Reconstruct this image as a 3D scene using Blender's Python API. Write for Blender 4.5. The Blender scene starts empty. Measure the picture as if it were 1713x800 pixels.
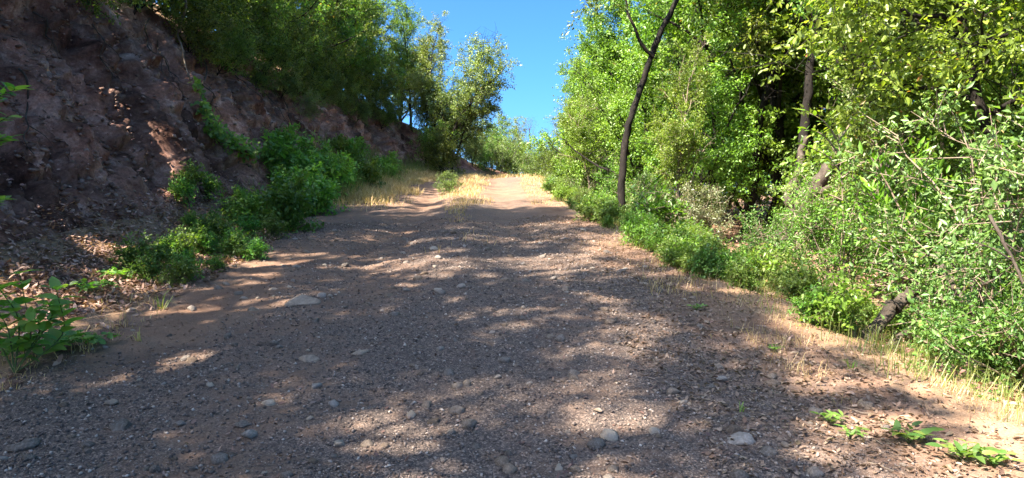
import bpy, bmesh, math, random
import numpy as np
from mathutils import Vector, Matrix, Euler, Quaternion

SC = bpy.context.scene
COL = SC.collection
PI = math.pi
# ------------------------------------------------------------------ camera, sky, sun, exposure
FPX, PW, PH, HORIZON = 1116.0, 1713.0, 800.0, 331.0
PITCH = math.atan((400.0 - HORIZON) / FPX)
EYE = Vector((0, 0, 1.5))
cam_d = bpy.data.cameras.new('camera')
cam_d.sensor_width = 36.0
cam_d.lens = 36.0 * FPX / PW
cam_d.clip_start, cam_d.clip_end = 0.05, 3000
cam = bpy.data.objects.new('camera', cam_d)
COL.objects.link(cam)
cam.location = EYE
cam.rotation_euler = (PI / 2 - PITCH, 0, 0)
SC.camera = cam

SUN_EL, SUN_AZ = math.radians(49), math.radians(-127)      # azimuth measured from +Y towards +X
S = Vector((math.sin(SUN_AZ) * math.cos(SUN_EL), math.cos(SUN_AZ) * math.cos(SUN_EL), math.sin(SUN_EL)))
world = bpy.data.worlds.new('World')
SC.world = world
world.use_nodes = True
wn = world.node_tree.nodes
sky = wn.new('ShaderNodeTexSky')
sky.sky_type = 'NISHITA'
sky.sun_disc = False
sky.sun_elevation = SUN_EL
sky.sun_rotation = SUN_AZ
sky.altitude = 0
sky.air_density = 0.27
sky.dust_density = 2.8
sky.ozone_density = 10.0
tone = wn.new('ShaderNodeHueSaturation')                    # the camera's rendering of the blue
tone.inputs['Hue'].default_value, tone.inputs['Saturation'].default_value = 0.486, 1.14
world.node_tree.links.new(sky.outputs[0], tone.inputs['Color'])
world.node_tree.links.new(tone.outputs[0], wn['Background'].inputs[0])
wn['Background'].inputs[1].default_value = 0.128
sun_d = bpy.data.lights.new('sun', 'SUN')
sun_d.energy = 5.0
sun_d.angle = math.radians(0.53)
sun_d.color = (1.0, 0.89, 0.74)
sun = bpy.data.objects.new('sun', sun_d)
COL.objects.link(sun)
sun.rotation_euler = S.to_track_quat('Z', 'Y').to_euler()
SC.view_settings.view_transform = 'Standard'
SC.view_settings.look = 'None'
SC.view_settings.exposure = 2.5
SC.view_settings.gamma = 1
SC.view_settings.use_curve_mapping = False
SC.cycles.max_bounces = 8
SC.cycles.transmission_bounces = 6
SC.cycles.diffuse_bounces = 4
SC.cycles.glossy_bounces = 2

# ------------------------------------------------------------------ helpers
def tag(o, label=None, cat=None, group=None, kind=None):
    if label: o['label'] = label
    if cat: o['category'] = cat
    if group: o['group'] = group
    if kind: o['kind'] = kind
    return o

def empty(name, loc, rz=0, scale=1.0, label=None, cat=None, group=None):
    o = bpy.data.objects.new(name, None)
    o.empty_display_size = 0.2
    COL.objects.link(o)
    o.location = loc
    o.rotation_euler = (0, 0, rz)
    o.scale = (scale,) * 3 if not isinstance(scale, tuple) else scale
    return tag(o, label, cat, group)

def link(name, me, parent=None, mat=None, M=None):
    o = bpy.data.objects.new(name, me)
    COL.objects.link(o)
    if parent is not None: o.parent = parent
    if M is not None: o.matrix_basis = M
    if mat is not None:
        if len(me.materials) == 0: me.materials.append(mat)
        elif me.materials[0] != mat:
            o.material_slots[0].link = 'OBJECT'
            o.material_slots[0].material = mat
    return o

class MB:
    """collects vertices and faces (triangles, quads) with a per-vertex tint"""
    def __init__(s): s.v, s.f3, s.f4, s.t, s.n = [], [], [], [], 0
    def add(s, v, f, t=0.5):
        v = np.asarray(v, float).reshape(-1, 3); f = np.asarray(f, np.int64)
        (s.f3 if f.shape[1] == 3 else s.f4).append(f + s.n)
        s.v.append(v); s.t.append(np.full(len(v), t, float) if np.isscalar(t) else np.asarray(t, float)); s.n += len(v)
    def mesh(s, name, smooth=False):
        me = bpy.data.meshes.new(name)
        v = np.concatenate(s.v) if s.v else np.zeros((0, 3))
        f3 = np.concatenate(s.f3) if s.f3 else np.zeros((0, 3), np.int64)
        f4 = np.concatenate(s.f4) if s.f4 else np.zeros((0, 4), np.int64)
        me.vertices.add(len(v)); me.vertices.foreach_set('co', v.astype(np.float32).ravel())
        li = np.concatenate([f3.ravel(), f4.ravel()]).astype(np.int32)
        me.loops.add(len(li)); me.loops.foreach_set('vertex_index', li)
        st = np.concatenate([np.arange(len(f3)) * 3, len(f3) * 3 + np.arange(len(f4)) * 4]).astype(np.int32)
        me.polygons.add(len(st)); me.polygons.foreach_set('loop_start', st)
        me.polygons.foreach_set('loop_total', np.concatenate([np.full(len(f3), 3), np.full(len(f4), 4)]).astype(np.int32))
        if smooth: me.polygons.foreach_set('use_smooth', np.ones(len(st), bool))
        a = me.attributes.new('tint', 'FLOAT', 'POINT')
        a.data.foreach_set('value', np.concatenate(s.t).astype(np.float32) if s.t else np.zeros(0, np.float32))
        me.update(calc_edges=True)
        return me
    def build(s, name, mat, parent=None, smooth=False):
        return link(name, s.mesh(name, smooth), parent, mat)

def norm(a): return a / np.maximum(np.linalg.norm(a, axis=-1, keepdims=True), 1e-9)
def sstep(a, b, x):
    t = np.clip((x - a) / (b - a), 0, 1); return t * t * (3 - 2 * t)

def _hash(i, j, k, seed):
    h = (i * 374761393 + j * 668265263 + k * 2147483647 + seed * 1274126177) & 0xFFFFFFFF
    h = ((h ^ (h >> 13)) * 1274126177) & 0xFFFFFFFF
    return ((h ^ (h >> 16)) & 0xFFFF) / 65535.0
def vnoise(x, y, z=None, seed=0):
    x = np.asarray(x, float); y = np.asarray(y, float); z = np.zeros_like(x) if z is None else np.asarray(z, float)
    i, j, k = np.floor(x).astype(np.int64), np.floor(y).astype(np.int64), np.floor(z).astype(np.int64)
    fx, fy, fz = x - i, y - j, z - k
    fx, fy, fz = [t * t * (3 - 2 * t) for t in (fx, fy, fz)]
    r = 0
    for a in (0, 1):
        for b in (0, 1):
            for c in (0, 1):
                r = r + _hash(i + a, j + b, k + c, seed) * (fx if a else 1 - fx) * (fy if b else 1 - fy) * (fz if c else 1 - fz)
    return r * 2 - 1
def fbm(x, y, z=None, oct=4, seed=0):
    r, a = 0, 0.5
    for o in range(oct):
        r = r + a * vnoise(x * 2 ** o, y * 2 ** o, None if z is None else z * 2 ** o, seed + o * 17); a *= 0.5
    return r

# ------------------------------------------------------------------ materials
def nt(name):
    m = bpy.data.materials.new(name); m.use_nodes = True
    return m, m.node_tree.nodes, m.node_tree.links, m.node_tree.nodes['Principled BSDF']

def ramp(nodes, stops, interp='LINEAR'):
    r = nodes.new('ShaderNodeValToRGB'); e = r.color_ramp.elements
    r.color_ramp.interpolation = interp
    while len(e) < len(stops): e.new(0.5)
    for el, (p, c) in zip(e, stops):
        el.position = p; el.color = (*c, 1)
    return r

def mixc(nodes, links, a, b, fac, mode='MIX'):
    m = nodes.new('ShaderNodeMix'); m.data_type = 'RGBA'; m.blend_type = mode
    for sock, val in ((0, fac), (6, a), (7, b)):
        if isinstance(val, bpy.types.NodeSocket): links.new(val, m.inputs[sock])
        else: m.inputs[sock].default_value = val if sock == 0 else (*val, 1)
    return m.outputs[2]

def noise(nodes, links, scale, detail=4, rough=0.6, vec=None):
    n = nodes.new('ShaderNodeTexNoise'); n.inputs['Scale'].default_value = scale
    n.inputs['Detail'].default_value = detail; n.inputs['Roughness'].default_value = rough
    if vec is not None: links.new(vec, n.inputs['Vector'])
    return n.outputs['Fac']

def leaf_mat(name, c1, c2, c3, trans=0.30, rough=0.42, var=0.25, dry=None, spec=0.5):
    """c1..c3: dark, middle and young leaf colours picked per leaf"""
    m, N, L, p = nt(name)
    a = N.new('ShaderNodeAttribute'); a.attribute_name = 'tint'
    st = [(0.0, c1), (0.5, c2), (0.93, c3)]
    if dry: st += [(0.965, c3), (0.985, dry)]
    r = ramp(N, st); L.new(a.outputs['Fac'], r.inputs[0])
    oi = N.new('ShaderNodeObjectInfo')
    tc = N.new('ShaderNodeTexCoord')
    cl = noise(N, L, 1.1, 2, 0.5, tc.outputs['Object'])
    hs = N.new('ShaderNodeHueSaturation')
    mh = N.new('ShaderNodeMapRange'); L.new(oi.outputs['Random'], mh.inputs[0]); mh.inputs[3].default_value = 0.5 - 0.028; mh.inputs[4].default_value = 0.5 + 0.022
    L.new(mh.outputs[0], hs.inputs['Hue'])
    mv = N.new('ShaderNodeMapRange'); L.new(cl, mv.inputs[0]); mv.inputs[1].default_value = 0.3; mv.inputs[2].default_value = 0.7
    mv.inputs[3].default_value = 1 - var; mv.inputs[4].default_value = 1 + var
    L.new(mv.outputs[0], hs.inputs['Value']); L.new(r.outputs[0], hs.inputs['Color'])
    L.new(hs.outputs[0], p.inputs['Base Color'])
    p.inputs['Roughness'].default_value = rough
    p.inputs['Specular IOR Level'].default_value = spec
    t = N.new('ShaderNodeBsdfTranslucent')
    L.new(mixc(N, L, hs.outputs[0], (1.9, 2.0, 0.6), 1.0, 'MULTIPLY'), t.inputs[0])
    ms = N.new('ShaderNodeMixShader'); ms.inputs[0].default_value = trans
    L.new(p.outputs[0], ms.inputs[1]); L.new(t.outputs[0], ms.inputs[2])
    L.new(ms.outputs[0], N['Material Output'].inputs[0])
    return m

def rough_mat(name, stops, scale=8, bump=0.5, bscale=30, dist=0.02, rough=0.9, stretch=(1, 1, 1), tint=0.0):
    m, N, L, p = nt(name)
    tc = N.new('ShaderNodeTexCoord'); mp = N.new('ShaderNodeMapping'); mp.inputs['Scale'].default_value = stretch
    L.new(tc.outputs['Object'], mp.inputs[0])
    f = noise(N, L, scale, 5, 0.65, mp.outputs[0])
    r = ramp(N, stops)
    if tint:
        a = N.new('ShaderNodeAttribute'); a.attribute_name = 'tint'
        mx = N.new('ShaderNodeMix'); mx.inputs[0].default_value = tint
        L.new(f, mx.inputs[2]); L.new(a.outputs['Fac'], mx.inputs[3]); f = mx.outputs[0]
    L.new(f, r.inputs[0]); L.new(r.outputs[0], p.inputs['Base Color'])
    b = N.new('ShaderNodeBump'); b.inputs['Strength'].default_value = bump; b.inputs['Distance'].default_value = dist
    L.new(noise(N, L, bscale, 5, 0.7, mp.outputs[0]), b.inputs['Height']); L.new(b.outputs[0], p.inputs['Normal'])
    p.inputs['Roughness'].default_value = rough
    p.inputs['Specular IOR Level'].default_value = 0.25
    return m

M = {}
M['oak_leaf'] = leaf_mat('oak_leaf', (0.055, 0.105, 0.018), (0.118, 0.2, 0.03), (0.215, 0.315, 0.05), trans=0.4, dry=(0.26, 0.16, 0.05))
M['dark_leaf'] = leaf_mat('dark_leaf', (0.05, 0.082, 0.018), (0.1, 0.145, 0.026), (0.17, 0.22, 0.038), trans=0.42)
M['olive_leaf'] = leaf_mat('olive_leaf', (0.075, 0.122, 0.032), (0.135, 0.205, 0.052), (0.225, 0.3, 0.09), dry=(0.26, 0.18, 0.08))
M['lime_leaf'] = leaf_mat('lime_leaf', (0.07, 0.15, 0.018), (0.122, 0.235, 0.028), (0.195, 0.32, 0.042), trans=0.32)
M['laurel_leaf'] = leaf_mat('laurel_leaf', (0.06, 0.17, 0.016), (0.1, 0.25, 0.022), (0.16, 0.33, 0.035), rough=0.35)
M['bramble_leaf'] = leaf_mat('bramble_leaf', (0.07, 0.18, 0.042), (0.12, 0.26, 0.058), (0.21, 0.37, 0.08), trans=0.45, rough=0.5)
M['weed_leaf'] = leaf_mat('weed_leaf', (0.06, 0.125, 0.026), (0.10, 0.18, 0.034), (0.17, 0.25, 0.05), trans=0.35, rough=0.5, dry=(0.28, 0.21, 0.07))
M['silver_leaf'] = leaf_mat('silver_leaf', (0.09, 0.11, 0.055), (0.15, 0.175, 0.09), (0.25, 0.27, 0.16), trans=0.25, rough=0.34)
M['bark_dark'] = rough_mat('bark_dark', [(0.3, (0.006, 0.005, 0.004)), (0.55, (0.014, 0.011, 0.009)), (0.8, (0.045, 0.034, 0.027))], 9, 0.9, 26, 0.018, stretch=(1, 1, 0.35))
M['bark_grey'] = rough_mat('bark_grey', [(0.25, (0.025, 0.019, 0.015)), (0.55, (0.07, 0.055, 0.043)), (0.8, (0.17, 0.14, 0.11))], 8, 0.9, 24, 0.018, stretch=(1, 1, 0.35))
M['bark_pale'] = rough_mat('bark_pale', [(0.25, (0.10, 0.075, 0.055)), (0.55, (0.22, 0.17, 0.125)), (0.8, (0.36, 0.30, 0.23))], 9, 0.6, 30, 0.015, stretch=(1, 1, 0.3))
M['stem_green'] = rough_mat('stem_green', [(0.3, (0.07, 0.10, 0.03)), (0.7, (0.13, 0.16, 0.05))], 10, 0.1)
M['stone'] = rough_mat('stone', [(0.3, (0.15, 0.108, 0.078)), (0.5, (0.31, 0.24, 0.182)), (0.72, (0.47, 0.39, 0.31))], 5, 0.8, 14, 0.02, tint=0.45)
M['grey_stone'] = rough_mat('grey_stone', [(0.3, (0.13, 0.105, 0.086)), (0.5, (0.26, 0.22, 0.187)), (0.72, (0.44, 0.385, 0.335))], 5, 0.8, 14, 0.02, tint=0.3)
M['gravel'] = rough_mat('gravel', [(0.0, (0.07, 0.057, 0.051)), (0.45, (0.135, 0.104, 0.088)), (0.8, (0.25, 0.198, 0.165)), (1.0, (0.55, 0.47, 0.40))], 30, 0.2, 90, 0.003, tint=0.9)
M['crumb'] = rough_mat('crumb', [(0.0, (0.17, 0.10, 0.065)), (0.6, (0.27, 0.17, 0.115)), (1.0, (0.40, 0.29, 0.21))], 20, 0.3, 60, 0.004, tint=0.7)
M['clod'] = rough_mat('clod', [(0.0, (0.06, 0.034, 0.026)), (0.6, (0.16, 0.10, 0.077)), (1.0, (0.36, 0.27, 0.225))], 12, 0.6, 60, 0.006, tint=0.7)
M['litter'] = leaf_mat('litter', (0.12, 0.062, 0.045), (0.26, 0.155, 0.11), (0.44, 0.31, 0.23), trans=0.1, rough=0.6, var=0.15)
M['litter_grey'] = leaf_mat('litter_grey', (0.085, 0.05, 0.032), (0.17, 0.11, 0.072), (0.3, 0.22, 0.155), trans=0.1, rough=0.5, var=0.15)
M['straw'] = leaf_mat('straw', (0.3, 0.215, 0.095), (0.46, 0.35, 0.175), (0.6, 0.49, 0.28), trans=0.3, rough=0.6, var=0.15)
M['grass'] = leaf_mat('grass', (0.07, 0.11, 0.025), (0.13, 0.18, 0.045), (0.24, 0.26, 0.08), trans=0.35, rough=0.5)
M['lily'] = leaf_mat('lily', (0.10, 0.21, 0.035), (0.14, 0.26, 0.05), (0.19, 0.30, 0.07), trans=0.35, rough=0.45)

def ground_mat(name, cols, gravel=1.0):
    """cols: fine dust colour, second soil colour, dark gravel, pale grains; attribute 'tint' says how far gravel covers the soil"""
    m, N, L, p = nt(name)
    tc = N.new('ShaderNodeTexCoord'); V = tc.outputs['Object']
    a = N.new('ShaderNodeAttribute'); a.attribute_name = 'tint'
    soil = ramp(N, [(0.35, cols[0]), (0.65, cols[1])]); L.new(noise(N, L, 1.6, 6, 0.65, V), soil.inputs[0])
    vo = N.new('ShaderNodeTexVoronoi'); vo.inputs['Scale'].default_value = 120; L.new(V, vo.inputs['Vector'])
    gr = ramp(N, [(0.1, cols[2]), (0.6, tuple(c * 1.7 for c in cols[2])), (0.85, cols[3]), (1.0, tuple(min(0.5, c * 1.5) for c in cols[3]))])
    sep = N.new('ShaderNodeSeparateColor'); L.new(vo.outputs['Color'], sep.inputs[0]); L.new(sep.outputs[0], gr.inputs[0])
    ad = N.new('ShaderNodeMath'); ad.operation = 'ADD'; L.new(a.outputs['Fac'], ad.inputs[0])
    sc = N.new('ShaderNodeMapRange'); L.new(noise(N, L, 5, 6, 0.7, V), sc.inputs[0]); sc.inputs[1].default_value = 0.25; sc.inputs[2].default_value = 0.75; sc.inputs[3].default_value = -0.6; sc.inputs[4].default_value = 0.6
    L.new(sc.outputs[0], ad.inputs[1])
    cl = N.new('ShaderNodeClamp'); L.new(ad.outputs[0], cl.inputs[0])
    c = mixc(N, L, soil.outputs[0], gr.outputs[0], cl.outputs[0])
    fine = ramp(N, [(0.3, (0.55, 0.55, 0.55)), (0.7, (1.35, 1.35, 1.35))]); L.new(noise(N, L, 60, 4, 0.8, V), fine.inputs[0])
    c = mixc(N, L, c, fine.outputs[0], 0.8, 'MULTIPLY')
    L.new(c, p.inputs['Base Color'])
    b = N.new('ShaderNodeBump'); b.inputs['Strength'].default_value = 0.7; b.inputs['Distance'].default_value = 0.006
    h = N.new('ShaderNodeMath'); h.operation = 'SUBTRACT'; L.new(noise(N, L, 40, 6, 0.75, V), h.inputs[0])
    vm = N.new('ShaderNodeMath'); vm.operation = 'MULTIPLY'; L.new(vo.outputs['Distance'], vm.inputs[0]); vm.inputs[1].default_value = 0.6 * gravel
    L.new(vm.outputs[0], h.inputs[1]); L.new(h.outputs[0], b.inputs['Height']); L.new(b.outputs[0], p.inputs['Normal'])
    p.inputs['Roughness'].default_value = 0.95; p.inputs['Specular IOR Level'].default_value = 0.15
    return m
M['track'] = ground_mat('track', ((0.15, 0.089, 0.060), (0.235, 0.15, 0.102), (0.07, 0.055, 0.048), (0.19, 0.143, 0.115)))
M['floor'] = ground_mat('floor', ((0.22, 0.13, 0.078), (0.34, 0.22, 0.135), (0.13, 0.09, 0.062), (0.22, 0.16, 0.11)), 0.4)

def bank_mat():
    m, N, L, p = nt('bank_earth')
    tc = N.new('ShaderNodeTexCoord'); V = tc.outputs['Object']
    mp = N.new('ShaderNodeMapping'); mp.inputs['Rotation'].default_value = (math.radians(-20), math.radians(35), 0); mp.inputs['Scale'].default_value = (0.6, 1.3, 0.7); L.new(V, mp.inputs[0])
    r = ramp(N, [(0.30, (0.035, 0.018, 0.014)), (0.41, (0.13, 0.070, 0.054)), (0.53, (0.25, 0.15, 0.118)), (0.68, (0.50, 0.37, 0.315))])
    L.new(noise(N, L, 1.8, 9, 0.74, mp.outputs[0]), r.inputs[0])
    red = ramp(N, [(0.38, (0.45, 0.42, 0.40)), (0.5, (1, 0.95, 0.92)), (0.66, (1.55, 1.25, 1.1))]); L.new(noise(N, L, 0.55, 5, 0.6, mp.outputs[0]), red.inputs[0])
    c = mixc(N, L, r.outputs[0], red.outputs[0], 1.0, 'MULTIPLY')
    fine = ramp(N, [(0.3, (0.45, 0.45, 0.45)), (0.7, (1.5, 1.5, 1.5))]); L.new(noise(N, L, 22, 5, 0.8, V), fine.inputs[0])
    c = mixc(N, L, c, fine.outputs[0], 0.8, 'MULTIPLY')
    L.new(c, p.inputs['Base Color'])
    b = N.new('ShaderNodeBump'); b.inputs['Strength'].default_value = 1.0; b.inputs['Distance'].default_value = 0.05
    L.new(noise(N, L, 6, 9, 0.8, mp.outputs[0]), b.inputs['Height']); L.new(b.outputs[0], p.inputs['Normal'])
    p.inputs['Roughness'].default_value = 0.95; p.inputs['Specular IOR Level'].default_value = 0.15
    return m
M['bank'] = bank_mat()

# ------------------------------------------------------------------ terrain
_yt = np.linspace(-60, 500, 5601)
_sl = 0.08 * (1 - sstep(26, 38, _yt)) - 0.05 * sstep(40, 60, _yt) + 0.05 * sstep(70, 110, _yt)
_bt = np.cumsum(_sl) * (_yt[1] - _yt[0]); _bt -= np.interp(0, _yt, _bt)
def base(y): return np.interp(y, _yt, _bt)
def cv(*pts):
    a = np.array(pts, float); return lambda y: np.interp(y, a[:, 0], a[:, 1])
XL = cv((-30, -3.2), (0, -3.2), (5, -3.3), (9, -3.75), (15, -4.4), (21, -4.9), (30, -4.6), (36, -3.4), (42, -1.5), (60, 6))
TOE = cv((-30, -4.7), (0, -4.7), (9, -5.15), (20, -5.9), (30, -6.0), (36, -4.8), (42, -3.0), (60, 4))
_top = cv((-30, -7.6), (0, -7.6), (12, -7.7), (16, -8.1), (23, -8.3), (31, -7.7), (36, -6.5), (40, -5.3), (60, 2))
_hb = cv((-30, 4.0), (0, 4.2), (20, 4.1), (30, 3.6), (36, 3.1), (40, 2.5), (46, 1.2), (60, 0.6))
XR = cv((-30, 2.9), (0, 2.7), (5, 2.3), (15, 1.3), (25, 1.0), (32, 1.3), (40, 2.6), (60, 10))
def TOP(y): return _top(y) + 0.35 * fbm(np.asarray(y, float) * 0.55, np.zeros_like(np.asarray(y, float)) + 3.3, oct=4, seed=91)
def HB(y): return _hb(y) * (1 + 0.16 * fbm(np.asarray(y, float) * 0.4, np.zeros_like(np.asarray(y, float)) + 8.1, oct=4, seed=92))
RUTL, RUTR = (lambda y: -1.35 - 0.052 * y), (lambda y: 0.6 - 0.047 * y)
def H(x, y, micro=True):
    x, y = np.broadcast_arrays(np.asarray(x, float), np.asarray(y, float))
    xl, toe, top, xr = XL(y), TOE(y), TOP(y), XR(y)
    z = base(y) + 0.0
    grow = sstep(4, 12, y) * (1 - sstep(34, 42, y))
    g = lambda c, w: np.exp(-((x - c) / w) ** 2)
    z = z + grow * (-0.075 * g(RUTL(y), 0.42) - 0.05 * g(RUTR(y), 0.45) + 0.05 * g((RUTL(y) + RUTR(y)) / 2, 0.5))
    z = z + 0.22 * sstep(0, 1, (xl + 0.9 - x) / 1.0) * sstep(14, 26, y)
    u = np.clip((xl - x) / (xl - toe), 0, 1); z = z + 0.5 * u * u * (0.6 + 0.4 * u)
    u = np.clip((toe - x) / np.maximum(toe - top, 0.1), 0, 1); z = z + (HB(y) - 0.5) * u ** 0.92
    d = np.maximum(top - x, 0); z = z + 7.0 * (1 - np.exp(-d * 0.62 / 7.0)) * np.clip(HB(y) / 4, 0, 1)
    d = np.maximum(x - xr, 0); z = z - 1.0 * (1 - np.exp(-np.maximum(d - 0.3, 0) * 0.28)) - 3 * (1 - np.exp(-np.maximum(d - 14, 0) * 0.04))
    z = z + 0.05 * fbm(x * 0.7, y * 0.7, oct=3, seed=3)
    if micro:
        z = z + 0.035 * fbm(x * 3.1, y * 3.1, oct=3, seed=9) + 0.014 * fbm(x * 13, y * 13, oct=2, seed=5)
    return z
def Hs(x, y): return float(H(x, y))

def rows():
    a = [np.linspace(-30, 1, 63)[:-1], np.arange(1, 12, 0.065), np.arange(12, 45, 0.16), np.arange(45, 70, 1.0), 70 * 1.12 ** np.arange(0, 17)]
    return np.concatenate(a)
YR = rows()
def strip(name, left, right, ncol, mat, gfun=None, power=1.0, disp=None):
    u = np.linspace(0, 1, ncol) ** power
    Y = np.repeat(YR[:, None], ncol, 1)
    X = left(YR)[:, None] * (1 - u) + right(YR)[:, None] * u
    Z = H(X, Y)
    if disp: X, Y, Z = disp(X, Y, Z, np.broadcast_to(u, X.shape))
    v = np.stack([X, Y, Z], -1)
    n = len(YR); i = np.arange((n - 1) * ncol).reshape(n - 1, ncol)[:, :-1].ravel()
    f = np.stack([i, i + 1, i + ncol + 1, i + ncol], 1)
    mb = MB(); mb.add(v, f, (gfun(X, Y) if gfun else np.full(X.shape, 0.5)).ravel())
    o = mb.build(name, mat, smooth=True)
    o['kind'] = 'structure'
    return o, v

def track_gravel(X, Y):
    c = 0.75 - 0.5 * sstep(10, 20, Y)                        # gravel gives way to bare dirt uphill
    c = c - 0.75 * sstep(-1.9, -3.0, X) * (1 - sstep(7, 12, Y)) * sstep(3.5, 5, Y)
    c = c - 0.30 * np.exp(-((X - RUTL(Y)) / 0.45) ** 2) - 0.25 * np.exp(-((X - RUTR(Y)) / 0.4) ** 2)
    c = c - 0.8 * sstep(XR(Y) - 1.2, XR(Y) - 0.2, X)
    return np.clip(c + 0.15 + 0.6 * fbm(X * 0.8, Y * 0.55, seed=41), -0.3, 1.1)
strip('dirt_track', XL, XR, 112, M['track'], track_gravel)
def far_left(y): return np.full_like(y, -400.0)
def far_right(y): return np.full_like(y, 400.0)
strip('ground', XR, far_right, 70, M['floor'], lambda X, Y: 0.3 + 0.3 * fbm(X, Y, seed=8), power=4.0)
strip('roadside_slope', TOE, XL, 26, M['floor'], lambda X, Y: 0.4 + 0.3 * fbm(X, Y, seed=18))
def bank_disp(X, Y, Z, u):
    w = np.clip(np.minimum(u, 1 - u) * 7, 0, 1) * np.clip(HB(Y) / 3, 0, 1)
    q = Y * 0.9 + Z * 0.25
    q2 = Y - 0.25 * Z
    d = 0.55 * fbm(q2 * 0.8, Z * 0.45, oct=3, seed=21) - 0.42 * (1 - np.abs(fbm(q2 * 1.7, Z * 0.38, oct=4, seed=31)) * 2.6).clip(0, 1) ** 2
    d = d - 0.16 * (1 - np.abs(fbm(q2 * 4.6, Z * 1.0, oct=3, seed=37)) * 2.6).clip(0, 1) ** 2 + 0.20 * fbm(Y * 4.1, Z * 3.0, oct=4, seed=33) + 0.10 * fbm(Y * 13, Z * 10, oct=2, seed=35)
    ledge = 0.3 * np.abs(fbm(Y * 0.8 + 5, Z * 2.6, oct=2, seed=61))
    d = (d + ledge - 0.05) * w
    return X + d * 0.85, Y + 0.12 * w * fbm(Y * 4, Z * 4, seed=77), Z + d * 0.5
BANK, bankv = strip('earth_bank', TOP, TOE, 170, M['bank'], disp=bank_disp)
strip('hillside', far_left, TOP, 60, M['floor'], lambda X, Y: 0.3 + 0.3 * fbm(X, Y, seed=28), power=0.25)

# photograph pixel -> place
ROT = cam.rotation_euler.to_matrix()
def ray(px, row): return ROT @ Vector(((px - PW / 2) / FPX, -(row - PH / 2) / FPX, -1))
def at(px, row, y):
    d = ray(px, row); t = y / d.y; return EYE + d * t
def gx(px, y): return (px - PW / 2) / FPX * y
def hit(px, row):
    d = ray(px, row); t = 1.0
    while t < 90:
        p = EYE + d * t
        if p.z < Hs(p.x, p.y): break
        t += 0.03
    return Vector((p.x, p.y, Hs(p.x, p.y)))

# ------------------------------------------------------------------ plants: wood, twigs, leaves
def tube(mb, pts, rad, k=6, jit=0.0, rng=None, t=0.5, cap=False):
    pts = np.asarray(pts, float); n = len(pts); rad = np.broadcast_to(np.asarray(rad, float), (n,))
    T = norm(np.gradient(pts, axis=0))
    m = np.abs(T).mean(0); ref = np.eye(3)[int(np.argmin(m))]
    A = norm(np.cross(T, ref)); B = np.cross(T, A)
    th = np.arange(k) * 2 * PI / k
    R = rad[:, None] * (1 + (jit * (rng.random((n, k)) - 0.5) if jit else 0))
    v = pts[:, None] + R[..., None] * (np.cos(th)[None, :, None] * A[:, None] + np.sin(th)[None, :, None] * B[:, None])
    i = np.arange((n - 1) * k); j = (i // k) * k + (i % k + 1) % k
    mb.add(v.reshape(-1, 3), np.stack([i, j, j + k, i + k], 1), t)
    if cap:
        for e in (0, n - 1):
            c = np.concatenate([v[e], pts[e][None]]); a = np.arange(k)
            f = np.stack([a, (a + 1) % k, np.full(k, k)], 1)
            mb.add(c, f[:, ::-1] if e == 0 else f, 0.9)

def spline(ctrl, n):
    c = np.asarray(ctrl, float); m = len(c)
    if m == 2: return c[0] + (c[1] - c[0]) * np.linspace(0, 1, n)[:, None]
    P = np.concatenate([[2 * c[0] - c[1]], c, [2 * c[-1] - c[-2]]])
    s = np.linspace(0, m - 1 - 1e-6, n); i = s.astype(int); t = (s - i)[:, None]
    p0, p1, p2, p3 = P[i], P[i + 1], P[i + 2], P[i + 3]
    return 0.5 * (2 * p1 + (p2 - p0) * t + (2 * p0 - 5 * p1 + 4 * p2 - p3) * t ** 2 + (3 * p1 - p0 - 3 * p2 + p3) * t ** 3)

def twig_tubes(mb, S0, D, Ln, r):
    n = len(S0); ref = np.where(np.abs(D[:, 2:3]) > 0.8, np.array([[1., 0, 0]]), np.array([[0, 0, 1.]]))
    A = norm(np.cross(D, ref)); B = np.cross(D, A); v = np.zeros((n, 6, 3)); E = S0 + D * Ln[:, None]
    for k in range(3):
        o = math.cos(k * 2.094) * A + math.sin(k * 2.094) * B
        v[:, k] = S0 + o * r; v[:, 3 + k] = E + o * r * 0.35
    b = (np.arange(n) * 6)[:, None]
    f = np.concatenate([b + np.array([[k, (k + 1) % 3, 3 + (k + 1) % 3, 3 + k]]) for k in range(3)])
    mb.add(v.reshape(-1, 3), f)

def leaf_geo(mb, P, D, Nn, Ln, Wd, tint, kind='kite', fold=0.25, droop=0.15):
    D = norm(D); Sd = norm(np.cross(D, Nn)); Nn = np.cross(Sd, D); n = len(P)
    Ln, Wd = Ln[:, None], Wd[:, None]
    b = (np.arange(n))[:, None]
    if kind == 'kite':
        v = np.stack([P, P + D * Ln * 0.45 + Sd * Wd * 0.5 + Nn * Wd * fold, P + D * Ln - Nn * Ln * droop, P + D * Ln * 0.45 - Sd * Wd * 0.5 + Nn * Wd * fold], 1)
        f = np.concatenate([b * 4 + [[0, 2, 1]], b * 4 + [[0, 3, 2]]]); k = 4
    else:
        c = lambda a, w: P + D * Ln * a + Nn * (np.abs(w) * Wd * fold - a * a * Ln * droop) + Sd * Wd * w
        v = np.stack([c(0, 0), c(1, 0), c(.66, .40), c(.25, .46), c(.25, -.46), c(.66, -.40)], 1)
        f = np.concatenate([b * 6 + [[0, 1, 2, 3]], b * 6 + [[0, 4, 5, 1]]]); k = 6
    mb.add(v.reshape(-1, 3), f, np.repeat(tint, k))

def rdir(rng, n): return norm(rng.normal(size=(n, 3)))

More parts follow.
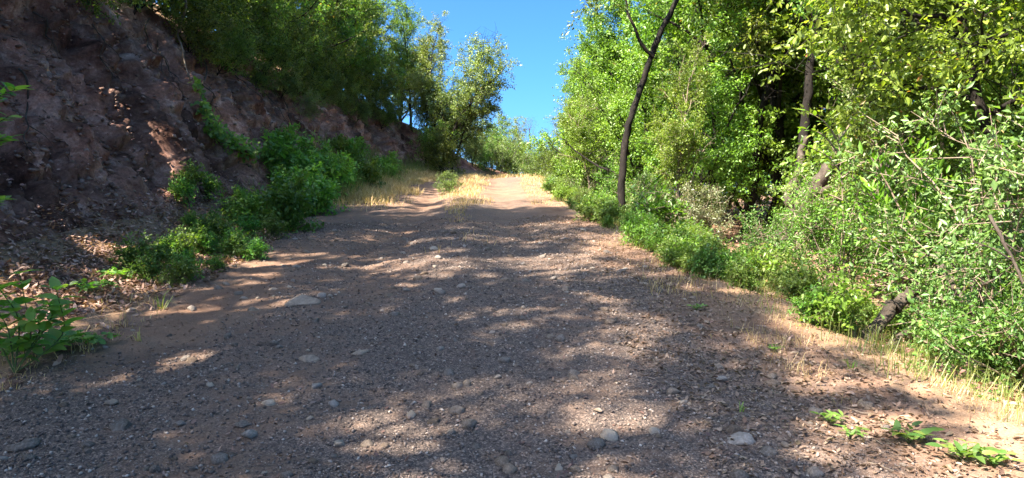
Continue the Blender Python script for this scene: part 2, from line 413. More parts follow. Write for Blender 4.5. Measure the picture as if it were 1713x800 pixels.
def leaves_on(mb, rng, S0, D, Ln, per, size, ratio=0.5, kind='kite', spread=0.06, up=0.6, along=0.6, clump=None, start=0.1):
    n = len(S0); idx = np.repeat(np.arange(n), per); m = len(idx)
    t = start + (1.05 - start) * rng.random(m)
    P = S0[idx] + D[idx] * (Ln[idx] * t)[:, None] + rng.normal(size=(m, 3)) * spread
    dr = D[idx] * along + rdir(rng, m) * 0.9 + np.array([0, 0, -0.1])
    nn = rdir(rng, m) * 0.75 + np.array([0, 0, up])
    s = size * (0.4 + 0.95 * rng.random(m) ** 1.3)
    ti = np.clip(rng.random(m) * 0.75 + (0 if clump is None else clump[idx]) + 0.25 * t * rng.random(m), 0, 0.95)
    ti[rng.random(m) < 0.008] = 1.0
    leaf_geo(mb, P, dr, nn, s, s * ratio * (0.8 + 0.4 * rng.random(m)), ti, kind)

def grow(seed, trunk, r0, n1=12, L1=2.2, n2=6, L2=1.1, n3=6, L3=0.55, t0=0.35, ang=(35, 75), lift=0.35, taper=0.25, prof=None, k=9, kink=0.18, trunk_n=14, jit=0.25, wob=.35):
    """returns trunk mesh builder, branch builder, twig arrays"""
    rng = np.random.default_rng(seed)
    tr = spline(trunk, trunk_n); Lt = np.linalg.norm(np.diff(tr, axis=0), axis=1).sum()
    tr[1:-1] += rng.normal(size=(trunk_n - 2, 3)) * r0 * wob * np.array([1, 1, 0.2])
    ts = np.linspace(0, 1, trunk_n); rad = r0 * (1 - (1 - taper) * ts); rad[0] *= 1.35
    tm, bm = MB(), MB(); tube(tm, tr, rad, k, jit, rng, cap=True)
    TS, TD, TL = [], [], []
    az0 = rng.random() * 6.28
    for i in range(n1):
        t = t0 + (1 - t0) * ((i + rng.random()) / n1)
        o = np.array([np.interp(t, ts, tr[:, c]) for c in range(3)]); r = float(np.interp(t, ts, rad)) * (0.5 + 0.2 * rng.random())
        az = az0 + i * 2.4 + rng.normal() * 0.3; a = math.radians(rng.uniform(*ang)) * (1.15 - 0.6 * (t - t0) / max(1 - t0, .01))
        d = np.array([math.cos(az) * math.sin(a), math.sin(az) * math.sin(a), math.cos(a)])
        L = L1 * (prof(t) if prof else 1) * (0.7 + 0.6 * rng.random())
        m = 7; p = [o]
        for s in range(m - 1):
            d = norm(d + rng.normal(size=3) * kink + np.array([0, 0, lift * 0.25])); p.append(p[-1] + d * L / (m - 1))
        p = np.array(p); rr = np.linspace(r, r * 0.2 + 0.004, m); tube(bm, p, rr, 5, 0.15, rng)
        for j in range(n2):
            tj = 0.22 + 0.78 * (j + rng.random()) / n2; q = min(int(tj * (m - 1)), m - 2); fr = tj * (m - 1) - q
            o2 = p[q] * (1 - fr) + p[q + 1] * fr; dl = norm(p[q + 1] - p[q])
            d2 = norm(dl * 0.6 + rdir(rng, 1)[0] * 0.9 + np.array([0, 0, 0.15 * lift])); l2 = L2 * (0.6 + 0.7 * rng.random()) * (1.1 - 0.4 * tj)
            mid = o2 + d2 * l2 * 0.5 + rng.normal(size=3) * 0.06 * l2; e = o2 + d2 * l2 + np.array([0, 0, 0.12 * lift * l2]) + rng.normal(size=3) * 0.1 * l2
            r2 = max(r * 0.32 * (1 - 0.5 * tj), 0.004); tube(bm, [o2, mid, e], [r2, r2 * 0.7, r2 * 0.35], 4)
            for w in range(n3):
                tw = 0.15 + 0.85 * (w + rng.random()) / n3
                o3 = o2 + (mid - o2) * tw * 2 if tw < 0.5 else mid + (e - mid) * (tw * 2 - 1)
                TS.append(o3); TD.append(norm(d2 * 0.55 + rdir(rng, 1)[0] + np.array([0, 0, 0.2 * lift]))); TL.append(L3 * (0.5 + 0.9 * rng.random()))
    TS, TD, TL = np.array(TS), np.array(TD), np.array(TL)
    twig_tubes(bm, TS, TD, TL, 0.006)
    return tm, bm, (TS, TD, TL), rng

def crown_mesh(name, tw, rng, per, size, ratio=0.5, kind='kite', keep=1.0, nf=0.65, nj=0.5, **kw):
    S0, D, Ln = tw
    c = 0.30 * fbm(S0[:, 0] * 0.9, S0[:, 1] * 0.9, S0[:, 2] * 0.9, oct=2, seed=int(rng.integers(999)))
    if keep < 1:
        s = vnoise(S0[:, 0] * nf, S0[:, 1] * nf, S0[:, 2] * nf, seed=int(rng.integers(999))) + nj * (rng.random(len(S0)) - 0.5)
        q = s > np.quantile(s, 1 - keep); S0, D, Ln, c = S0[q], D[q], Ln[q], c[q]
    mb = MB(); leaves_on(mb, rng, S0, D, Ln, per, size, ratio, kind, clump=c, **kw)
    return mb.mesh(name)

PROTO = {}
def proto(key, g, per, size, ratio=0.5, kind='kite', keep=1.0, **kw):
    tm, bm, tw, rng = g
    PROTO[key] = (tm.mesh('trunk', True), bm.mesh('branches'), crown_mesh('crown', tw, rng, per, size, ratio, kind, keep, **kw))
dome = lambda t: 0.45 + 0.75 * math.sin(min(1, max(0, t)) ** 0.8 * PI * 0.92)
# tall broad evergreen, three of a kind
proto('oak_a', grow(1, [(0, 0, -.3), (.1, .05, 2), (-.1, .2, 4), (.2, 0, 6.6)], 0.17, 17, 2.6, 7, 1.25, 7, .62, .18, prof=dome), 56, 0.092, 0.56)
proto('oak_b', grow(2, [(0, 0, -.3), (.3, -.1, 1.6), (.5, .1, 3.6), (.2, .2, 6)], 0.15, 16, 2.4, 7, 1.25, 7, .62, .16, prof=dome), 56, 0.092, 0.54)
proto('oak_c', grow(3, [(0, 0, -.3), (-.3, .1, 1.8), (-.2, .3, 4.2), (-.5, .2, 7.2)], 0.16, 17, 2.3, 7, 1.15, 7, .62, .22, prof=dome, ang=(25, 70)), 52, 0.092, 0.54)
proto('oak_open', grow(8, [(0, 0, -.3), (.2, -.1, 1.8), (.3, .1, 3.8), (.1, .2, 6.4)], 0.15, 14, 2.5, 6, 1.25, 6, .62, .3, prof=dome), 120, 0.09, 0.55, keep=0.32, nf=0.7, nj=0.1)
# small hill trees with several stems
proto('hill_a', grow(4, [(0, 0, -.3), (.1, 0, .6), (.15, .1, 1.8), (.3, .2, 4.0)], 0.12, 15, 2.3, 6, 1.05, 6, .55, .06, prof=dome, ang=(20, 75)), 54, 0.09, 0.55, keep=0.66, nj=.3)
proto('hill_b', grow(5, [(0, 0, -.3), (-.1, .1, .6), (-.35, .1, 2.2), (-.2, .3, 4.6)], 0.12, 14, 2.2, 6, 1.1, 6, .55, .1, prof=dome, ang=(20, 75)), 54, 0.09, 0.55, keep=0.64, nj=.3)
# slender sparse trees
proto('slender_a', grow(6, [(0, 0, -.3), (.1, .1, 1.6), (.15, -.1, 3.2), (.5, .1, 6.4)], 0.085, 17, 1.8, 6, .85, 5, .5, .25, ang=(25, 60), lift=.5), 54, 0.085, 0.5, keep=0.82, nj=.3)
proto('slender_b', grow(7, [(0, 0, -.3), (.35, .1, 1.5), (.9, -.1, 2.9), (2.2, .1, 4.6)], 0.08, 16, 1.8, 6, .9, 5, .5, .3, ang=(25, 70), lift=.4), 54, 0.085, 0.5, keep=0.8, nj=.3)
# shrubs
proto('shrub_a', grow(11, [(0, 0, -.1), (0, 0, .5)], 0.035, 14, 1.35, 5, .6, 5, .35, .1, ang=(15, 75), lift=.5, trunk_n=5), 24, 0.075, 0.5, spread=.05)
proto('shrub_b', grow(12, [(0, 0, -.1), (.1, 0, .6)], 0.035, 13, 1.5, 5, .65, 5, .35, .1, ang=(10, 60), lift=.6, trunk_n=5), 24, 0.07, 0.42, spread=.05)
proto('shrub_c', grow(13, [(0, 0, -.1), (0, .1, .4)], 0.03, 16, 1.1, 5, .5, 4, .3, .05, ang=(20, 85), lift=.4, trunk_n=5), 26, 0.065, 0.55, spread=.05)
proto('big_leaf_shrub', grow(14, [(0, 0, -.1), (0, 0, .6)], 0.035, 13, 1.3, 5, .55, 4, .3, .1, ang=(10, 65), lift=.7, trunk_n=5), 18, 0.12, 0.38, 'ovate', spread=.03)
proto('weed_a', grow(15, [(0, 0, -.03), (0, 0, .1)], 0.008, 12, .5, 4, .25, 3, .16, .05, ang=(10, 75), lift=.6, trunk_n=4, k=5), 9, 0.07, 0.55, 'ovate', spread=.03, up=1.3)
proto('weed_b', grow(16, [(0, 0, -.03), (0, 0, .12)], 0.008, 14, .38, 4, .22, 3, .15, .05, ang=(20, 85), lift=.4, trunk_n=4, k=5), 10, 0.06, 0.6, 'ovate', spread=.03, up=1.4)
proto('bramble_a', grow(17, [(0, 0, -.05), (0, 0, .2)], 0.012, 16, .95, 5, .4, 4, .24, .05, ang=(15, 88), lift=.15, trunk_n=4, k=5), 8, 0.14, 0.6, 'ovate', spread=.06, up=1.3)
proto('bramble_b', grow(18, [(0, 0, -.05), (0, 0, .25)], 0.012, 14, 1.15, 5, .45, 4, .26, .05, ang=(8, 70), lift=.2, trunk_n=4, k=5), 9, 0.14, 0.58, 'ovate', spread=.06, up=1.2)

def plant(name, key, x, y, label, cat, leaf, bark='bark_dark', s=1.0, rz=None, group=None, sink=0.0, tilt=(0, 0), crown='crown', dz=None, lean=0.0):
    tm, bm, cm = PROTO[key]
    z = Hs(x, y) - sink if dz is None else dz
    rz = random.random() * 6.28 if rz is None else rz
    o = empty(name, (x, y, z), rz, s, label, cat, group)
    o.rotation_euler = (Matrix.Rotation(lean + tilt[1], 3, 'Y') @ Matrix.Rotation(rz, 3, 'Z')).to_euler()
    wood = 'trunk' if 'tree' in name or 'tree' in cat else 'stem'
    link(wood, tm, o, M[bark]); link('branches', bm, o, M[bark]); link(crown, cm, o, M[leaf])
    return o

random.seed(7)
# ------------------------------------------------------------------ trees of the bank on the left
G_BANK = 'trees along the top of the earth bank'
bank_trees = [  # distance behind the lip, y, proto, scale, lean, leaf, label
    (1.8, -1.5, 'oak_open', 1.35, 0, 'dark_leaf', None), (.6, 1.2, 'oak_open', 1.4, .05, 'dark_leaf', None), (.7, 4.2, 'oak_open', 1.4, .05, 'dark_leaf', None), (1.3, 6.9, 'oak_c', 1.25, 0, 'dark_leaf', None),
    (1.5, 9.4, 'oak_open', 1.2, 0, 'dark_leaf', None), (.4, 7.6, 'hill_b', .5, .1, 'dark_leaf', None), (.4, 10.2, 'hill_a', .55, .1, 'dark_leaf', None),
    (.5, 12.2, 'hill_b', .62, .15, 'dark_leaf', 'dark shaded tree above the highest part of the earth bank, first along its top'),
    (.5, 14.4, 'hill_a', .62, .22, 'oak_leaf', 'leafy tree leaning out over the highest part of the bank'),
    (.5, 16.6, 'hill_b', .66, .15, 'oak_leaf', 'dense tree on the bank lip beside the pale hanging root'),
    (.6, 18.6, 'hill_a', .82, .25, 'lime_leaf', 'yellow-green tree on the bank lip, brightest of the row there'),
    (.6, 20.6, 'hill_b', .85, .2, 'oak_leaf', 'dense green tree on the bank lip above the tallest bramble bush'),
    (.7, 22.8, 'hill_a', .95, .25, 'lime_leaf', 'light green tree in the middle of the row on the bank lip'),
    (.7, 25.0, 'hill_b', .98, .2, 'oak_leaf', 'green tree on the bank lip above the tuft of shrub hanging on the bank'),
    (.7, 27.2, 'hill_a', .92, .2, 'dark_leaf', 'dark spreading tree on the bank lip above the right end of the brambles'),
    (.6, 29.4, 'hill_b', 1.0, .18, 'oak_leaf', 'tall green tree on the lower bank lip, third from the slender trees'),
    (.6, 31.6, 'hill_a', 1.05, .12, 'oak_leaf', 'tall green tree on the lower bank lip, second from the slender trees'),
    (.7, 33.8, 'hill_b', 1.05, .1, 'oak_leaf', 'tall leafy tree on the lower bank lip right beside the slender trees'),
    (1.3, 36.5, 'hill_a', 1.05, 0, 'oak_leaf', 'leafy tree filling the gap behind the slender stems'), (1.2, 39.5, 'hill_b', 1.0, 0, 'oak_leaf', 'green tree behind the slender stems at the far end of the bank')]
for i, (d, y, k, s, ln, lf, lab) in enumerate(bank_trees):
    plant('evergreen_tree', k, float(TOP(y)) - d, y, lab or 'dark evergreen tree high on the bank top beyond the left edge', 'tree', lf, 'bark_dark', s, rz=i * 1.9, group=G_BANK, lean=ln)
for i, (x, y, k, s) in enumerate([(-5.6, -8.5, 'oak_open', 1.3), (-5.6, -1.6, 'oak_open', 1.3), (-5.9, 1.4, 'oak_open', 1.2), (-3.6, -5.4, 'oak_open', 1.4)]):
    plant('evergreen_tree', k, x, y, 'tall evergreen tree at the foot of the bank, beyond the left edge', 'tree', 'oak_leaf', 'bark_dark', s, rz=i * 1.7 + .4, group='tall trees at the foot of the bank')
for i, (x, y, k, s) in enumerate([(-11, 12.5, 'oak_a', .62), (-10.6, 16, 'oak_b', .62), (-11, 19.5, 'oak_a', .7), (-10.6, 23, 'oak_c', .7), (-11, 26.5, 'oak_a', .8), (-10.4, 30, 'oak_b', .8), (-9.6, 33, 'oak_a', .85), (-9, 37, 'oak_b', .9)]):
    plant('evergreen_tree', k, x, y, 'dark evergreen tree in the second row above the bank', 'tree', ['dark_leaf', 'oak_leaf'][i % 2], 'bark_dark', s, rz=i * 2.3 + 1, group='trees in the second row above the bank')
for i, (px, y, k, s, lf, lab) in enumerate([
        (712, 36.5, 'slender_a', 1.0, 'olive_leaf', 'slender dark-stemmed tree with a sparse olive crown reaching highest against the sky'),
        (728, 37.5, 'slender_a', .9, 'olive_leaf', 'second slender dark stem beside the tallest sparse tree'),
        (733, 35.5, 'slender_b', 1.25, 'olive_leaf', 'thin sparse tree leaning right over the track against the blue sky'),
        (752, 37.0, 'slender_b', .95, 'olive_leaf', 'lowest sparse tree reaching right over the far track, under the leaning one'),
        (742, 38.5, 'hill_b', .85, 'olive_leaf', 'spreading tree filling in below the leaning one at the left of the sky gap'),
        (690, 38.5, 'slender_a', .95, 'oak_leaf', 'slender green tree just left of the dark twin stems at the bank end')]):
    plant('slender_tree', k, gx(px, y), y, lab, 'tree', lf, 'bark_dark', s, rz=[0.3, 2.0, 0.1, -.4, 1.0, 3.4][i], lean=.3 if k == 'hill_b' else .12 if k == 'slender_b' else 0, group='slender trees at the end of the bank')
plant('dark_bush', 'shrub_a', gx(742, 33), 33, 'dark rounded bush at the foot of the slender trees where the bank ends', 'bush', 'dark_leaf', s=1.25)
plant('dark_bush', 'shrub_b', gx(722, 34), 34, 'dark green bush wedged against the end of the bank, behind the rounded one', 'bush', 'bramble_leaf', s=1.1)
for i in range(24):
    y = 7 + i * 1.2
    plant('bank_shrub', ['shrub_a', 'shrub_c', 'shrub_b'][i % 3], float(TOP(y)) + .05 - .25 * (i % 2), y, ['dark leafy', 'dark leafy', 'green leafy'][i % 3] + ' shrub on the bank lip, ' + ('above the leaf litter' if y < 12 else 'near the hanging root' if y < 18 else 'above the brambles' if y < 26 else 'towards the slender trees'), 'shrub', ['dark_leaf', 'dark_leaf', 'oak_leaf'][i % 3], s=[.65, .8, .95][i * 2 % 3] * (1.25 if y > 13 else 1), lean=.5, group='shrubs along the lip of the bank')
for i in range(15):
    y = 15.5 + i * 1.35
    plant('bank_shrub', ['shrub_c', 'shrub_b', 'shrub_a'][i % 3], float(TOP(y)) + .55 + .2 * (i % 2), y, ['dark', 'mid-green', 'olive green'][i % 3] + ' shrub clinging to the bank face just below its lip, ' + ('near the hanging root' if y < 18 else 'above the brambles' if y < 26 else 'towards the slender trees'), 'shrub', ['dark_leaf', 'oak_leaf', 'olive_leaf'][i % 3], s=[.75, .55, .65, .5][i % 4], lean=.6, group='shrubs along the lip of the bank')
# the tuft that grows out of the bank face
p = at(505, 185, 21.6)
plant('hanging_shrub', 'shrub_b', p.x, p.y, 'small pale green shrub sticking out of the bare earth bank', 'shrub', 'olive_leaf', 'bark_pale', .42, dz=p.z - .3, tilt=(0, .5))

# ------------------------------------------------------------------ far end of the track
for i, (px, y, k, s, lf, bk, name, lab) in enumerate([
        (832, 52, 'hill_a', .82, 'olive_leaf', 'bark_grey', 'olive_tree', 'olive green round tree beyond the crest of the track'),
        (868, 56, 'slender_a', .62, 'olive_leaf', 'bark_grey', 'sparse_tree', 'small sparse grey-green tree beyond the crest, right of the round olive one'),
        (952, 36, 'hill_b', .74, 'silver_leaf', 'bark_grey', 'grey_tree', 'grey-green tree rising above the far shrubs at the right side of the sky gap'),
        (965, 31, 'oak_c', .62, 'oak_leaf', 'bark_dark', 'bushy_tree', 'bright bushy tree on the right edge of the sky gap, before the grey-green one')]):
    plant(name, k, gx(px, y), y, lab, 'tree', lf, bk, s, rz=i * 1.3)
far_bush = [(790, 44, 1.1, 'olive_leaf'), (812, 46, 1.25, 'lime_leaf'), (838, 45, 1.2, 'olive_leaf'), (862, 46, 1.2, 'lime_leaf'), (884, 44, 1.1, 'olive_leaf'), (905, 45, 1.1, 'oak_leaf'),
            (822, 50, 1.6, 'oak_leaf'), (850, 51, 1.6, 'olive_leaf'), (795, 50, 1.5, 'oak_leaf'), (885, 51, 1.3, 'oak_leaf'), (915, 50, 1.2, 'olive_leaf'), (770, 45, 1.3, 'oak_leaf'), (935, 46, 1.2, 'oak_leaf'), (752, 43, 1.3, 'oak_leaf')]
for i, (px, y, s, lf) in enumerate(far_bush):
    plant('far_bush', ['shrub_a', 'shrub_c', 'shrub_b'][i % 3], gx(px, y), y, f"{ {'oak_leaf': 'mid-green', 'lime_leaf': 'yellow-green', 'olive_leaf': 'olive green'}[lf]} bush beyond the crest, {'taller, at the back' if s > 1.28 else 'lower, at the front'}, {'left' if px < 800 else 'right' if px > 875 else 'middle'} of the gap", 'bush', lf, 'bark_grey', s, group='bushes beyond the crest of the track')
for i, (px, y, s, lf, k, lab) in enumerate([(922, 29.5, .85, 'dark_leaf', 'shrub_a', 'dark green bush standing at the right edge of the track by the crest'),
                                         (938, 26.5, .8, 'dark_leaf', 'shrub_c', 'low dark bush just before the crest bush at the right edge'),
                                         (962, 25.5, 1.1, 'lime_leaf', 'shrub_a', 'bright yellow-green bush behind the low dark bush at the right edge'),
                                         (750, 20.6, .4, 'olive_leaf', 'shrub_c', 'small lone shrub growing on the grassy strip between the wheel ruts')]):
    plant('roadside_bush', k, gx(px, y), y, lab, 'bush', lf, s=s)
# bare grey trees against the sky
for i, (px, y, s) in enumerate([(884, 54, .62), (905, 55, .5), (917, 53, .55)]):
    tm, bm, tw, rng = grow(60 + i, [(0, 0, -.3), (.1, 0, 1.5), (.2, .1, 3.2), (.1, .1, 5)], .07, 12, 1.5, 5, .8, 4, .5, .35, ang=(20, 55), lift=.5)
    o = empty('bare_tree', (gx(px, y), y, Hs(gx(px, y), y)), 0, s * 1.25, 'leafless grey tree with fine upright twigs beyond the crest', 'tree', 'bare trees beyond the crest')
    tm.build('trunk', M['bark_grey'], o, True); bm.build('branches', M['bark_grey'], o)

# ------------------------------------------------------------------ wooded side on the right: trunks that the photo shows
LAST_TW = [None]
def special_tree(name, label, pts, r0, seed, leaf, bark='bark_dark', n1=12, L1=2.0, t0=.5, per=46, keep=.9, size=.085, limbs=(), taper=.45, **kw):
    """pts: pixel + distance for each point of the trunk; limbs: further big boughs given the same way"""
    P = [at(*q) for q in pts]; b = P[0]
    loc = np.array([(p - b)[:] for p in P])
    tm, bm, tw, rng = grow(seed, loc, r0, n1, L1, kw.pop('n2', 6), 1.1, kw.pop('n3', 6), .58, t0, taper=taper, k=12, trunk_n=46, wob=.10, jit=.32, **kw)
    o = empty(name, b, 0, 1, label, 'tree')
    tm.build('trunk', M[bark], o, True); bm.build('branches', M[bark], o)
    for (q, r) in limbs:
        lm = MB(); a = spline([(at(*z) - b)[:] for z in q], 12); a[1:-1] += rng.normal(size=(10, 3)) * r * .3
        tube(lm, a, np.linspace(r, r * .45, 12), 8, .3, rng); lm.build('limb', M[bark], o, True)
    LAST_TW[0] = tw
    link('crown', crown_mesh('crown', tw, rng, per, size, .5, 'ovate' if name == 'overhanging_tree' else 'kite', keep=keep), o, M[leaf])
    return o
special_tree('leaning_tree', 'tall dark trunk leaning right and standing alone at the edge of the track', [(1040, 375, 14.8), (1041, 300, 14.8), (1049, 222, 14.8), (1074, 142, 14.7), (1098, 70, 14.6), (1132, 0, 14.5), (1165, -90, 14.3), (1185, -190, 14.2)],
             .088, 31, 'olive_leaf', n1=11, L1=2.0, t0=.7, per=44, keep=.8, limbs=[([(1094, 95, 14.6), (1075, 75, 14.5), (1055, 30, 14.4), (1040, -30, 14.4)], .045)])
special_tree('forked_tree', 'gnarled grey-brown tree forking low with boughs reaching up right, deep in the shrubs', [(1300, 420, 11.6), (1318, 375, 11.6), (1345, 335, 11.6), (1385, 285, 11.5), (1415, 225, 11.4), (1440, 120, 11.4), (1450, 10, 11.5)],
               .17, 32, 'lime_leaf', 'bark_grey', n1=9, L1=2.0, t0=.78, limbs=[([(1325, 365, 11.6), (1320, 330, 11.6), (1338, 270, 11.7), (1350, 230, 11.8)], .10), ([(1350, 330, 11.6), (1400, 312, 11.4), (1462, 290, 11.3)], .075)])
special_tree('dark_tree', 'straight black trunk rising out of the picture above the forked tree', [(1322, 390, 13.8), (1335, 300, 13.8), (1350, 180, 13.8), (1358, 80, 13.8), (1366, 0, 13.8), (1372, -130, 13.8)],
             .115, 33, 'oak_leaf', n1=11, L1=2.2, t0=.62, per=34, limbs=[([(1360, 60, 13.8), (1330, 20, 13.6), (1300, -20, 13.6)], .05)])
special_tree('dark_tree', 'dark trunk with a pale dead bough, half hidden in leaves right of the leaning trunk', [(1165, 345, 17.5), (1172, 290, 17.5), (1180, 200, 17.5), (1190, 100, 17.5), (1200, 0, 17.5), (1190, -90, 17.5)],
             .15, 34, 'oak_leaf', n1=12, L1=2.5, t0=.55, per=38, limbs=[([(1182, 170, 17.5), (1165, 150, 17.2), (1148, 168, 16.9)], .04), ([(1172, 295, 17.5), (1195, 270, 17.3), (1215, 230, 17.3)], .08)])
special_tree('dark_tree', 'dark leaning trunk between the half hidden one and the forked tree', [(1250, 390, 15.5), (1258, 330, 15.5), (1268, 230, 15.5), (1285, 150, 15.3), (1330, 60, 15.2), (1360, -60, 15.2)],
             .12, 35, 'dark_leaf', n1=11, L1=2.2, t0=.6, per=36)
G_WOOD = 'trees in the wood beside the right verge'
wood = [(3.6, 22.5, 'oak_c', .8, 'lime_leaf'), (4.4, 27, 'oak_b', .75, 'oak_leaf'), (5.0, 19.5, 'oak_a', 1.0, 'lime_leaf'), (7.0, 23, 'oak_b', 1.15, 'lime_leaf'), (7.4, 17.5, 'oak_c', 1.1, 'oak_leaf'), (8.6, 14.0, 'oak_a', 1.15, 'oak_leaf'),
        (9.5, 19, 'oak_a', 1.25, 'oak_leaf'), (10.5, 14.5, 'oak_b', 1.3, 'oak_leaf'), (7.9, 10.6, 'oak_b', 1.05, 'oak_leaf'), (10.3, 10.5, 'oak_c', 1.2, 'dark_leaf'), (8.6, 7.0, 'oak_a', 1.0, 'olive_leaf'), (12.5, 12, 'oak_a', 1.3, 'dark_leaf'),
        (13, 18, 'oak_c', 1.3, 'oak_leaf'), (6.5, 30, 'oak_a', .9, 'oak_leaf'), (10, 27, 'oak_c', 1.1, 'oak_leaf'), (5.2, 34, 'oak_b', .75, 'olive_leaf'), (14.5, 15, 'oak_b', 1.3, 'oak_leaf'),
        (3.4, 17.6, 'hill_a', .8, 'lime_leaf'), (2.9, 20.6, 'hill_b', .75, 'oak_leaf'), (4.4, 15.2, 'hill_b', .8, 'lime_leaf'), (3.3, 24.5, 'hill_a', .8, 'lime_leaf'), (6.4, 18.4, 'hill_a', 1.1, 'oak_leaf'), (8.4, 12.5, 'hill_b', .95, 'oak_leaf'), (6.9, 9.0, 'hill_a', .8, 'lime_leaf'),
        (7.6, 8.4, 'hill_b', 1.0, 'oak_leaf'), (6.2, 20.6, 'oak_b', 1.1, 'lime_leaf'), (8.8, 16.4, 'oak_b', 1.3, 'oak_leaf'), (4.2, 30, 'oak_c', .8, 'oak_leaf'), (6.3, 16.4, 'oak_c', 1.05, 'lime_leaf')]
for i, (x, y, k, s, lf) in enumerate(wood):
    px = PW / 2 + x / y * FPX
    kind = {'oak_leaf': 'mid-green', 'lime_leaf': 'yellow-green', 'olive_leaf': 'olive green', 'dark_leaf': 'dark shaded'}[lf]
    where = ('at the far right edge' if px > 1640 else 'behind the bright laurel' if px > 1480 else 'behind the forked tree' if px > 1290 else 'between the leaning and forked trunks' if px > 1140 else 'close behind the leaning trunk' if px > 1040 else 'left of the leaning trunk, by the sky gap')
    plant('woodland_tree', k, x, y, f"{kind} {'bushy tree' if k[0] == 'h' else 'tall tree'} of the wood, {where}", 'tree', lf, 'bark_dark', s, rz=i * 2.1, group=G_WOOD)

# shrubs of the wood's edge
random.seed(21)
G_UND = 'shrubs massed along the right verge'
und = []
for y in np.arange(5.2, 31, 1.15):
    for d in (0.75, 1.9, 3.3):
        und.append((float(XR(y)) + d + random.uniform(-.3, .3) + (0.35 if y < 8 else 0), float(y) + random.uniform(-.4, .4), d))
for i, (x, y, d) in enumerate(und):
    if y > 17 and d > 2: continue
    px = PW / 2 + x / y * FPX
    if y < 9 and d < 1: continue
    if 1460 < px < 1650 and y < 8 and d > 1: continue
    if 1100 < px < 1490 and 6.5 < y < 17 and d > 1: continue        # the dark hollow round the forked tree
    lf = random.choice(['oak_leaf', 'lime_leaf', 'olive_leaf', 'lime_leaf', 'oak_leaf', 'silver_leaf'])
    k = random.choice(['shrub_a', 'shrub_b', 'shrub_c'])
    s = (0.25 if d < 1 else 0.62 if d < 2.5 else 1.05) * random.uniform(.8, 1.2)
    kind = {'oak_leaf': 'mid-green', 'lime_leaf': 'bright yellow-green', 'olive_leaf': 'olive green', 'silver_leaf': 'silvery grey-green'}[lf]
    rank = 'low' if d < 1 else 'bushy' if d < 2.5 else 'tall'
    where = ('near the crest' if y > 20 else 'up the track from the leaning trunk' if y > 15.5 else 'close by the leaning trunk' if y > 12 else 'between the leaning trunk and the forked tree' if y > 9.5 else 'level with the forked tree and the sapling' if y > 7.3 else 'beside the leaning grey log')
    plant('verge_shrub', k, x, y, f'{rank} {kind} shrub of the right verge, {where}', 'shrub', lf, 'bark_pale', s, group=G_UND)
for i, (px, row, y, k, s, lf, lab) in enumerate([
        (1165, 0, 13.2, 'shrub_c', .65, 'silver_leaf', 'silvery grey-green shrub glinting at the foot of the leaning trunk'),
        (1095, 0, 11.8, 'weed_a', 1.3, 'lime_leaf', 'yellow-green broad-leaved plant in front of the leaning trunk'),
        (1290, 0, 8.6, 'shrub_c', .55, 'weed_leaf', 'pale green low shrub below the forked tree'),
        (1390, 0, 7.2, 'shrub_b', .6, 'lime_leaf', 'thin upright yellow-green shrub left of the fallen log'),
        (1655, 0, 5.6, 'shrub_b', .95, 'olive_leaf', 'olive green shrub with small leaves at the right edge'),
        (1700, 0, 4.6, 'shrub_c', .62, 'weed_leaf', 'lush low green shrub at the right edge, below the olive one')]):
    plant('verge_shrub', k, gx(px, y), y, lab, 'shrub', lf, 'bark_pale', s)
random.seed(33)
for i in range(26):
    y = random.uniform(13, 24); x = float(XR(y)) + random.uniform(5.5, 13)
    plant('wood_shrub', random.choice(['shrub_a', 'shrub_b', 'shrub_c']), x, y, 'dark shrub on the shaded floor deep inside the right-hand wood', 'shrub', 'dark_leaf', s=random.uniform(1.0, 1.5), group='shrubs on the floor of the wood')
# the near tree whose boughs fill the upper right corner
special_tree('overhanging_tree', 'pale olive leafed tree filling the upper right corner close by', [(1700, 560, 7.0), (1690, 400, 7.0), (1660, 250, 7.0), (1620, 100, 7.0), (1600, -80, 7.0), (1600, -250, 7.0)],
             .07, 36, 'oak_leaf', 'bark_dark', n1=18, L1=1.5, t0=.45, per=60, keep=.95, size=.07, ang=(45, 95), lift=.1, n2=7)

for i, (px, y, s, lf, lab) in enumerate([        (1130, 13.6, .5, 'oak_leaf', 'thin sapling right of the leaning trunk'), (1490, 8.6, .5, 'olive_leaf', 'thin sapling close behind the bright laurel, left side'), (1590, 7.6, .5, 'oak_leaf', 'thin sapling close behind the bright laurel, right side'), (985, 19.5, .5, 'lime_leaf', 'slim sapling left of the leaning trunk, towards the crest')]):
    plant('slim_sapling', ['slender_a', 'slender_b'][i % 2], gx(px, y), y, lab, 'sapling', lf, 'bark_pale', s, rz=i * 1.4, crown='foliage')

OVER = [o for o in COL.objects if o.name.startswith('overhanging_tree')][0]
OVER_TW = LAST_TW[0]
# ------------------------------------------------------------------ plants whose leaves can be picked apart: each leaf an object
def leaf_mesh(name, L, W, fold=.2, droop=.2, seed=0, lobed=False):
    rng = np.random.default_rng(seed); n = 5
    t = np.linspace(0, 1, n + 1); w = np.sin(np.clip(t, 0, 1) ** .75 * PI) ** .8 * W / 2; w[0] = W * .03; w[-1] = 0
    v, f = [], []
    for i in range(n + 1):
        z = -t[i] ** 2 * L * droop
        v += [(-w[i], t[i] * L, z + w[i] * fold * (1 + .3 * rng.normal())), (0, t[i] * L, z), (w[i], t[i] * L, z + w[i] * fold * (1 + .3 * rng.normal()))]
    for i in range(n):
        a = 3 * i; f += [(a, a + 1, a + 4, a + 3), (a + 1, a + 2, a + 5, a + 4)]
    mb = MB(); mb.add(v, f, rng.random()); return mb.mesh(name, True)
def leaf_set(L, W, n=5, **k): return [leaf_mesh('leaf', L * (.8 + .1 * i), W * (.85 + .08 * i), seed=i + int(L * 1000), **k) for i in range(n)]
